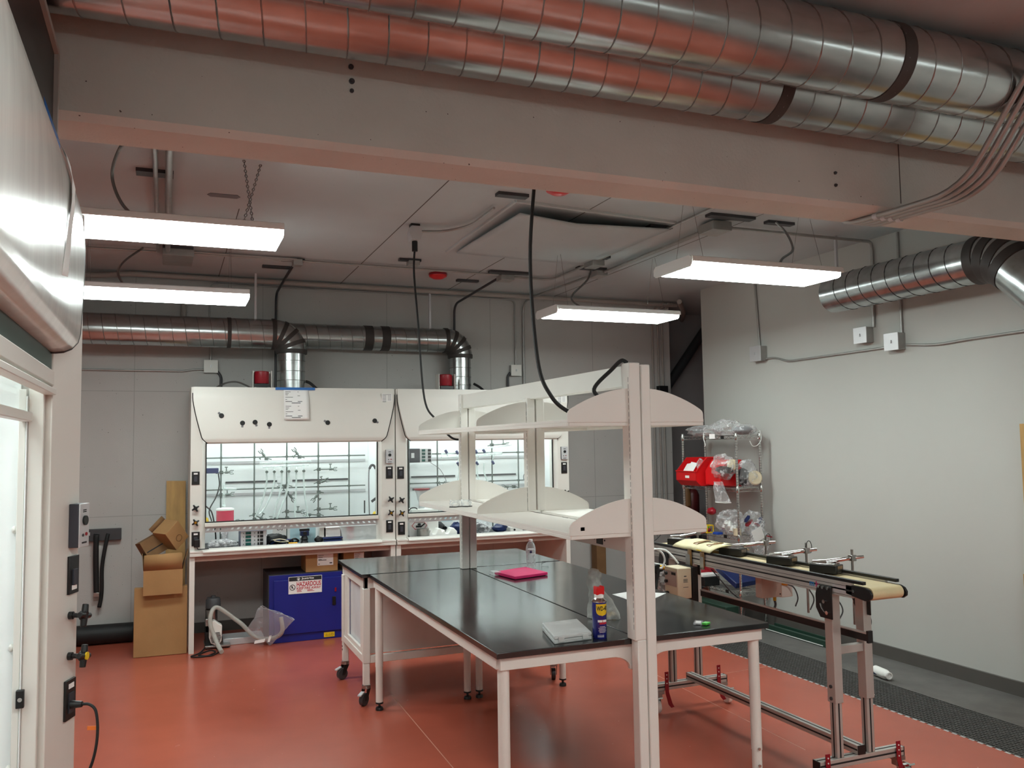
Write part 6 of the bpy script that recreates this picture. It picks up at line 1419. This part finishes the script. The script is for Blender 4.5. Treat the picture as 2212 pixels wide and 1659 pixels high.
pbag((5.30,6.90,zs3+0.10), (0.09,0.11,0.13), 49, 'clear bag with red and blue parts at right end of the third shelf', items=[
    ('red_parts','redmetal', lambda b: b.obox((5.22,6.86,zs3+0.12), (0.03,0,0.02), (0,0.02,0), (0,0,0.012)).obox((5.30,6.84,zs3+0.10), (0.03,0,-0.02), (0,0.02,0), (0,0,0.01))),
    ('blue_parts','navy', lambda b: b.obox((5.20,6.86,zs3+0.16), (0.02,0,0.02), (0,0.02,0), (0,0,0.012)).obox((5.33,6.84,zs3+0.14), (0.02,0,0.02), (0,0.02,0), (0,0,0.012)))])
t = thing('plastic_bag', (5.27, 6.80, 0.72), 'drooping clear bag with a white card over the third shelf edge', 'bag', 'clear bags on the wire rack')
blob(MB(), (5.29,6.80,zs3-0.05), (0.10,0.045,0.13), 51, 0.25, 2.4, nv=18).build('bag_film', M['bag'], t)
MB().obox((5.23,6.74,zs3+0.02), (0.055,0,0.025), (-0.022,0,0.055), (0,0.0008,0)).build('white_card', M['paper'], t)
MB().obox((5.36,6.74,zs3-0.005), (0.03,0,-0.008), (0,0.003,0), (0.001,0,0.006)).build('red_strip', M['redmetal'], t)
t = thing('yellow_toy_cage', (5.08, 7.26, zs3), 'small yellow frame with coloured balls on the third rack shelf', 'frame')
m = MB()
for a in (0, 1):
    for bq in (0, 1):
        m.cyl((4.99+a*0.07,7.22+bq*0.07,zs3), (4.99+a*0.07,7.22+bq*0.07,zs3+0.075), 0.005, n=6)
    for z in (zs3+0.005, zs3+0.075): m.cyl((4.99+a*0.07,7.22,z), (4.99+a*0.07,7.29,z), 0.005, n=6).cyl((4.99,7.22+a*0.07,z), (5.06,7.22+a*0.07,z), 0.005, n=6)
m.build('cage', M['yellow'], t); MB().sphere((5.03,7.25,zs3+0.03), 0.02, 10).build('red_ball', M['redmetal'], t); MB().sphere((5.02,7.26,zs3+0.055), 0.016, 10).build('green_ball', M['lime'], t)
single(MB().box(4.995, 5.06, 7.06, 7.14, zs3, zs3+0.022), 'blue_tray', mat('bright_blue', '#2149a8', 0.4), 'small blue tray on the third rack shelf', 'tray', bevel=0.003)
single(MB().box(5.085, 5.13, 6.865, 6.93, zs3, zs3+0.07), 'sticky_note_block', M['cream'], 'cream block of notes by the front post of the third shelf', 'block', bevel=0.002)
single(blob(MB(), (5.02,7.18,zs3+0.22), (0.04,0.05,0.035), 53, 0.3, nv=10), 'red_cloth', M['redmetal'], 'red crumpled item on top of the third shelf bag', 'cloth')
t = thing('navy_case', (5.20, 7.02, zs4), 'navy blue case tilted on the bottom rack shelf', 'case')
Rm = Matrix.Translation((5.24,7.09,zs4+0.125)) @ Matrix.Rotation(0.40,4,'X') @ Matrix.Rotation(-0.1,4,'Y')
MB().box(-0.14, 0.14, -0.17, 0.17, -0.03, 0.03).xf(Rm).build('case_body', M['navy'], t, bevel=0.008)
MB().cyl((-0.06,0.06,0.03), (-0.06,0.06,0.032), 0.022, n=14).xf(Rm).build('white_sticker', M['paper'], t)
MB().tube(crv([(0.13,0.0,0.02),(0.17,0.0,0.04),(0.17,0.06,0.04),(0.13,0.07,0.02)]), 0.007, 6).xf(Rm).build('handle', M['black'], t)
single(blob(MB(), (5.16,7.52,zs4+0.08), (0.10,0.12,0.08), 57, 0.3, zmin=zs4), 'red_bundle', M['redmetal'], 'red bundle at the far end of the bottom rack shelf', 'bundle')
t = thing('battery_pack', (5.06, 7.36, zs4), 'black pack with a white top on the bottom rack shelf', 'battery')
MB().box(4.98, 5.16, 7.28, 7.44, zs4, zs4+0.09).build('pack', M['black'], t, bevel=0.004); MB().box(4.975, 5.165, 7.30, 7.42, zs4+0.09, zs4+0.115).build('pack_top', M['paper'], t, bevel=0.003)
t = thing('bench_vise', (5.15, 7.0, 0.03), 'dark machine part on the floor under the wire rack', 'machine part')
MB().box(4.95, 5.10, 6.90, 7.6, 0.0, 0.22).build('body', M['green'], t, bevel=0.006)
# ================================================================== far right floor
t = thing('green_frame', (5.32, 6.3, 0), 'long dark green steel channel lying by the right baseboard', 'channel')
MB().box(5.30, 5.335, 5.93, 6.78, 0.0, 0.055).box(5.335, 5.41, 5.93, 6.78, 0.0, 0.01).box(5.41, 5.43, 5.93, 6.78, 0.0, 0.055).build('channel', M['green'], t, bevel=0.002)
MB().box(5.295, 5.300, 6.0, 6.76, 0.008, 0.014).build('bright_edge', M['paper'], t)
t = thing('white_bottle', (5.0, 4.97, 0), 'white plastic bottle lying on its side on the grating', 'bottle')
Rm = Matrix.Translation((5.01,5.05,0.039)) @ Matrix.Rotation(-0.2,4,'Z') @ Matrix.Rotation(PI/2,4,'X')
MB().lathe([(0.030,0.0),(0.036,0.006),(0.0365,0.125),(0.034,0.14),(0.024,0.152),(0.024,0.158)], (0,0,-0.09), 28).xf(Rm).build('bottle_body', M['foam'], t)
MB().lathe([(0.026,0.155),(0.028,0.158),(0.028,0.178),(0.020,0.180),(0.019,0.165)], (0,0,-0.09), 24).xf(Rm).build('neck', M['paper'], t)
MB().add([(0.0368*math.cos(a)*1.004, 0.0368*math.sin(a)*1.004, -0.07+0.05*q) for q in (0, 1) for a in ([2.9+0.9*i/6 for i in range(7)] if q == 0 else [3.5+0.1*i/6 for i in range(7)])], [(i, i+1, i+8, i+7) for i in range(6)]).xf(Rm).build('blue_flash', M['navy'], t)
for k, (za, zb, y) in enumerate(((0.86, 1.885, 4.17), (0.0, 0.855, 4.205))):
    single(MB().box(5.466, XR-0.008, 3.3, y, za, zb), 'wooden_board', M['ply'], ('upper' if k == 0 else 'lower') + ' wooden board on the right wall at the edge of view', 'board', bevel=0.002)
m = MB(); 
single(MB().obox((4.62,4.75,0.004), (0.012,0.004,0), (-0.002,0.006,0), (0,0,0.003)), 'paper_scrap', M['paper'], 'tiny white scrap on the grating', 'scrap')
# ================================================================== near left fume hood (walk-in, faces the bench)
A = Vector((-0.317, 2.866, 0)); B = Vector((-0.254, 3.04, 0)); bd = (B-A).normalized(); bn = Vector((bd.y, -bd.x, 0))
def on_bevel(u, z, out=0.0): return A + bd*u + bn*out + Vector((0,0,z))
lh = thing('walk_in_hood', (-0.7, 2.0, 0), 'big white walk-in fume hood at the left edge, nearest the camera', 'fume hood')
YN, YFAR = 0.9, 3.04; XBK = -1.15
# far post with its bevelled control face
MB().prism([(A.x,A.y),(B.x,B.y),(-0.262,3.052),(-0.34,3.055),(-0.40,3.055),(-0.40,2.90),(-0.335,2.872)], 'z', 0.0, 2.56).build('post', M['offwhite'], lh, bevel=0.003)
MB().box(-0.375, -0.335, 2.84, 2.870, 0.0, 2.02).build('sash_track', M['offwhite'], lh, bevel=0.003)
MB().box(-0.3785, -0.3755, 2.825, 2.872, 0.0, 1.96).build('sash_track', M['liner'], lh, bevel=0.002)
MB().box(-0.398, -0.3795, 2.83, 2.87, 0.0, 1.98).build('jamb_strip', M['offwhite'], lh, bevel=0.002)
for z in (1.573, 1.238, 0.9): MB().sphere((-0.405,2.855,z), 0.011, 10, (0.7,1,1)).build('bolt_cap', M['white'], lh)
k = MB().box(-0.386, -0.365, 2.812, 2.828, 1.075, 1.125).build('sash_stop', M['black'], lh, bevel=0.002)
MB().cyl((-0.375,2.812,1.10), (-0.375,2.808,1.10), 0.006, n=12).build('bolt', M['chrome'], k)
MB().prism([(-0.262,YN-0.15),(-0.325,YN-0.02),(-0.40,YN),(-0.40,YN-0.15)], 'z', 0.0, 2.56).build('post', M['offwhite'], lh, bevel=0.003)
# carcass
MB().box(XBK, -0.40, 3.03, 3.055, 0, 2.74).build('side_panel', M['offwhite'], lh)
MB().box(XBK, -0.40, YN-0.16, YN-0.14, 0, 2.74).build('side_panel', M['offwhite'], lh)
MB().box(XBK-0.02, XBK, YN-0.16, 3.055, 0, 2.74).build('back_panel', M['offwhite'], lh)
MB().box(XBK, -0.34, YN-0.14, 3.03, 2.70, 2.73).build('roof_panel', M['offwhite'], lh)
MB().box(XBK+0.001, -0.398, 2.86, 2.87, 0.05, 2.68).box(XBK+0.02, XBK+0.03, YN, 2.86, 0.05, 2.68).box(XBK+0.03, -0.44, YN-0.12, YN-0.11, 0.05, 2.68).build('interior_liner', M['liner'], lh)
MB().box(-0.95, -0.60, 1.2, 2.7, 2.64, 2.66).build('hood_lamp', M['walkinlamp'], lh)
MB().box(XBK+0.03, -0.42, YN-0.11, 2.86, 0.0, 0.04).build('floor_tray', M['steel'], lh)
# bulged upper front cover with protective film
prof = [(-0.335,2.093),(-0.311,2.090),(-0.285,2.094),(-0.266,2.106),(-0.254,2.128),(-0.250,2.16),(-0.2495,2.30),(-0.252,2.45),(-0.259,2.55),(-0.275,2.61),(-0.300,2.68),(-0.325,2.745)]
rows = []
for i in range(len(prof)-1):
    for k in range(4):
        t_ = k/4; rows.append((prof[i][0]*(1-t_)+prof[i+1][0]*t_, prof[i][1]*(1-t_)+prof[i+1][1]*t_))
rows.append(prof[-1])
def yend(z):
    h = z - 2.09
    if h > 0.42: return 3.045
    q = 1 - h/0.42; s = 0.165*q**1.6
    if h < 0.06: s += 0.05*(1-max(0, h)/0.06)**1.6
    return 3.045 - s
mb = MB(); n = len(rows); vs = []
for (x, z) in rows:
    y1 = yend(z)
    vs += [(x, YN-0.14 + (y1-YN+0.14)*j/20, z) for j in range(21)]
fs = [(i*21+j, i*21+j+1, (i+1)*21+j+1, (i+1)*21+j) for i in range(n-1) for j in range(20)]
o = len(vs)
for (x, z) in rows: vs.append((min(x, -0.335), yend(z), z))
for i in range(n-1): fs.append((i*21+20, o+i, o+i+1, (i+1)*21+20))
mb.add(vs, fs); fp = mb.build('front_cover', M['panelfilm'], lh, smooth=50)
MB().tube([(x-0.004, yend(z)+0.004, z) for (x, z) in rows if 2.09 < z < 2.56], 0.0055, 8).build('cover_gasket', M['black'], lh)
# peeling film with blue tape
def fl_(u, v):
    z = 2.70 - v*0.46; y = 2.80 - 0.40*v + (u-0.5)*0.15*(1-v*0.85)
    x0 = [q for q in rows if q[1] <= z][-1][0]
    return (x0 + 0.004 + 0.006*v*u + 0.003*math.sin(v*5+u*2), y, z)
MB().grid(fl_, 6, 16).build('loose_film', M['paper'], lh, solid=0.0008)
MB().add([(-0.324,2.60,2.772),(-0.324,2.97,2.772),(-0.320,2.97,2.725),(-0.320,2.60,2.725)], [(0,1,2,3)]).build('blue_tape', M['bluetape'], lh, solid=0.001)
# dark top enclosure with pale edging
MB().box(-1.1, -0.345, YN-0.1, 2.99, 2.735, 3.07).build('top_enclosure', M['black'], lh)
MB().box(-0.345, -0.332, 2.975, 3.0, 2.735, 3.075).box(-0.345, -0.332, YN-0.1, 2.975, 3.055, 3.075).build('enclosure_edging', M['pipe'], lh)
# sash bars under the cover
MB().box(-0.350, -0.312, YN, 2.862, 1.992, 2.036).build('sash_frame', M['offwhite'], lh, bevel=0.003)
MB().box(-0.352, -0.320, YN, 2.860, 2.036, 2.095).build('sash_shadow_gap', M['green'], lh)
MB().box(-0.338, -0.306, YN, 2.862, 1.965, 1.982).build('sash_lip', M['offwhite'], lh, bevel=0.002)
MB().box(-0.378, -0.372, YN, 2.85, 1.91, 1.99).build('sash_glass', M['sash'], lh)
MB().box(-0.392, -0.362, YN, 2.83, 1.885, 1.912).build('sash_handle', M['offwhite'], lh, bevel=0.003)
# controls on the bevelled face
monitor(on_bevel(0.150, 1.567), lh, bn, bd, h=0.067, w=0.032, th=0.030)
plate(on_bevel(0.146, 1.416), lh, 'switch_plate', bn, bd, h=0.058, w=0.031, sticker=False)
for z, hb_ in ((1.293, None), (1.170, 'brass')):
    c = on_bevel(0.135, z); f = c + bn*0.034
    kb = MB().cyl(c, c + bn*0.012, 0.012, n=14).cyl(c, f, 0.0075, n=12).build('star_knob', M['black'], lh)
    m = MB().cyl(f, f + bn*0.020, 0.015, n=16)
    for q in range(4):
        a = q*PI/2 + 0.2; dd = Vector((0,0,1))*math.cos(a) + bd*math.sin(a)
        m.cyl(f + bn*0.012 + dd*0.008, f + bn*0.012 + dd*0.034, 0.0105, 0.009, n=10)
    m.build('knob_star', M['black'], kb, bevel=0.002)
    if hb_: MB().cyl(f + bn*0.020, f + bn*0.024, 0.012, n=14).build('knob_cap', M['yellow'], kb)
pl_ = plate(on_bevel(0.140, 1.040), lh, 'outlet_plate', bn, bd, h=0.060, w=0.032, sticker=True, rocker=False)
MB().obox(on_bevel(0.140, 1.030, 0.009), bd*0.016, bn*0.002, V(0,0,0.030)).build('socket_face', M['bluegrey'], pl_)
t = thing('power_lead', tuple(on_bevel(0.14, 1.02, 0.02)), 'black power lead with an orange tag plugged into the walk-in hood', 'cable')
p0 = on_bevel(0.135, 1.025, 0.010)
MB().cyl(p0, p0 + bn*0.035, 0.013, 0.009, n=12).build('plug', M['black'], t, bevel=0.002)
pts = [p0 + bn*0.03, p0 + bn*0.055 + V(0,0,-0.001), p0 + bn*0.075 + V(0,0,-0.02), p0 + bn*0.082 + V(0,0,-0.07), p0 + bn*0.078 + V(0,0,-0.13), p0 + bn*0.062 + V(0,0,-0.19), p0 + bn*0.03 + V(0,0,-0.25), p0 + bn*0.03 + V(0,0,-0.6)]
MB().tube(crv(pts), 0.0045, 8).build('cord', M['rubber'], t)
MB().obox(p0 + bn*0.068 + V(0,0,-0.072), bn*0.017, bd*0.001, V(0,0,0.006)).build('orange_tag', M['orange'], t)

# ================================================================== camera and light level
cam = bpy.data.cameras.new('camera'); co = bpy.data.objects.new('camera', cam); COL.objects.link(co)
fpx = 1845.5; cam.sensor_fit = 'HORIZONTAL'; cam.sensor_width = 36.0; cam.lens = fpx/2212*36.0
cam.clip_start = 0.05
yw, pt, ro = 0.384504403, 0.0697826906, -0.0150624544
fw = Vector((math.sin(yw)*math.cos(pt), math.cos(yw)*math.cos(pt), math.sin(pt))); rt = Vector((math.cos(yw), -math.sin(yw), 0)); up = rt.cross(fw)
r2 = rt*math.cos(ro) + up*math.sin(ro); u2 = -rt*math.sin(ro) + up*math.cos(ro)
co.matrix_world = Matrix(((r2.x,u2.x,-fw.x,0),(r2.y,u2.y,-fw.y,0),(r2.z,u2.z,-fw.z,1.8),(0,0,0,1)))
SC.camera = co
w = bpy.data.worlds.new('world'); SC.world = w; w.use_nodes = True
w.node_tree.nodes['Background'].inputs['Color'].default_value = (0.5, 0.5, 0.52, 1); w.node_tree.nodes['Background'].inputs['Strength'].default_value = 0.02
vs_ = SC.view_settings; vs_.view_transform = 'Standard'; vs_.look = 'None'; vs_.gamma = 1.0; vs_.use_curve_mapping = False; vs_.exposure = 1.35
cy = SC.cycles
cy.max_bounces = 10; cy.diffuse_bounces = 6; cy.glossy_bounces = 4; cy.transmission_bounces = 6; cy.transparent_max_bounces = 16
cy.caustics_reflective = False; cy.caustics_refractive = False; cy.sample_clamp_indirect = 6.0; cy.use_denoising = True
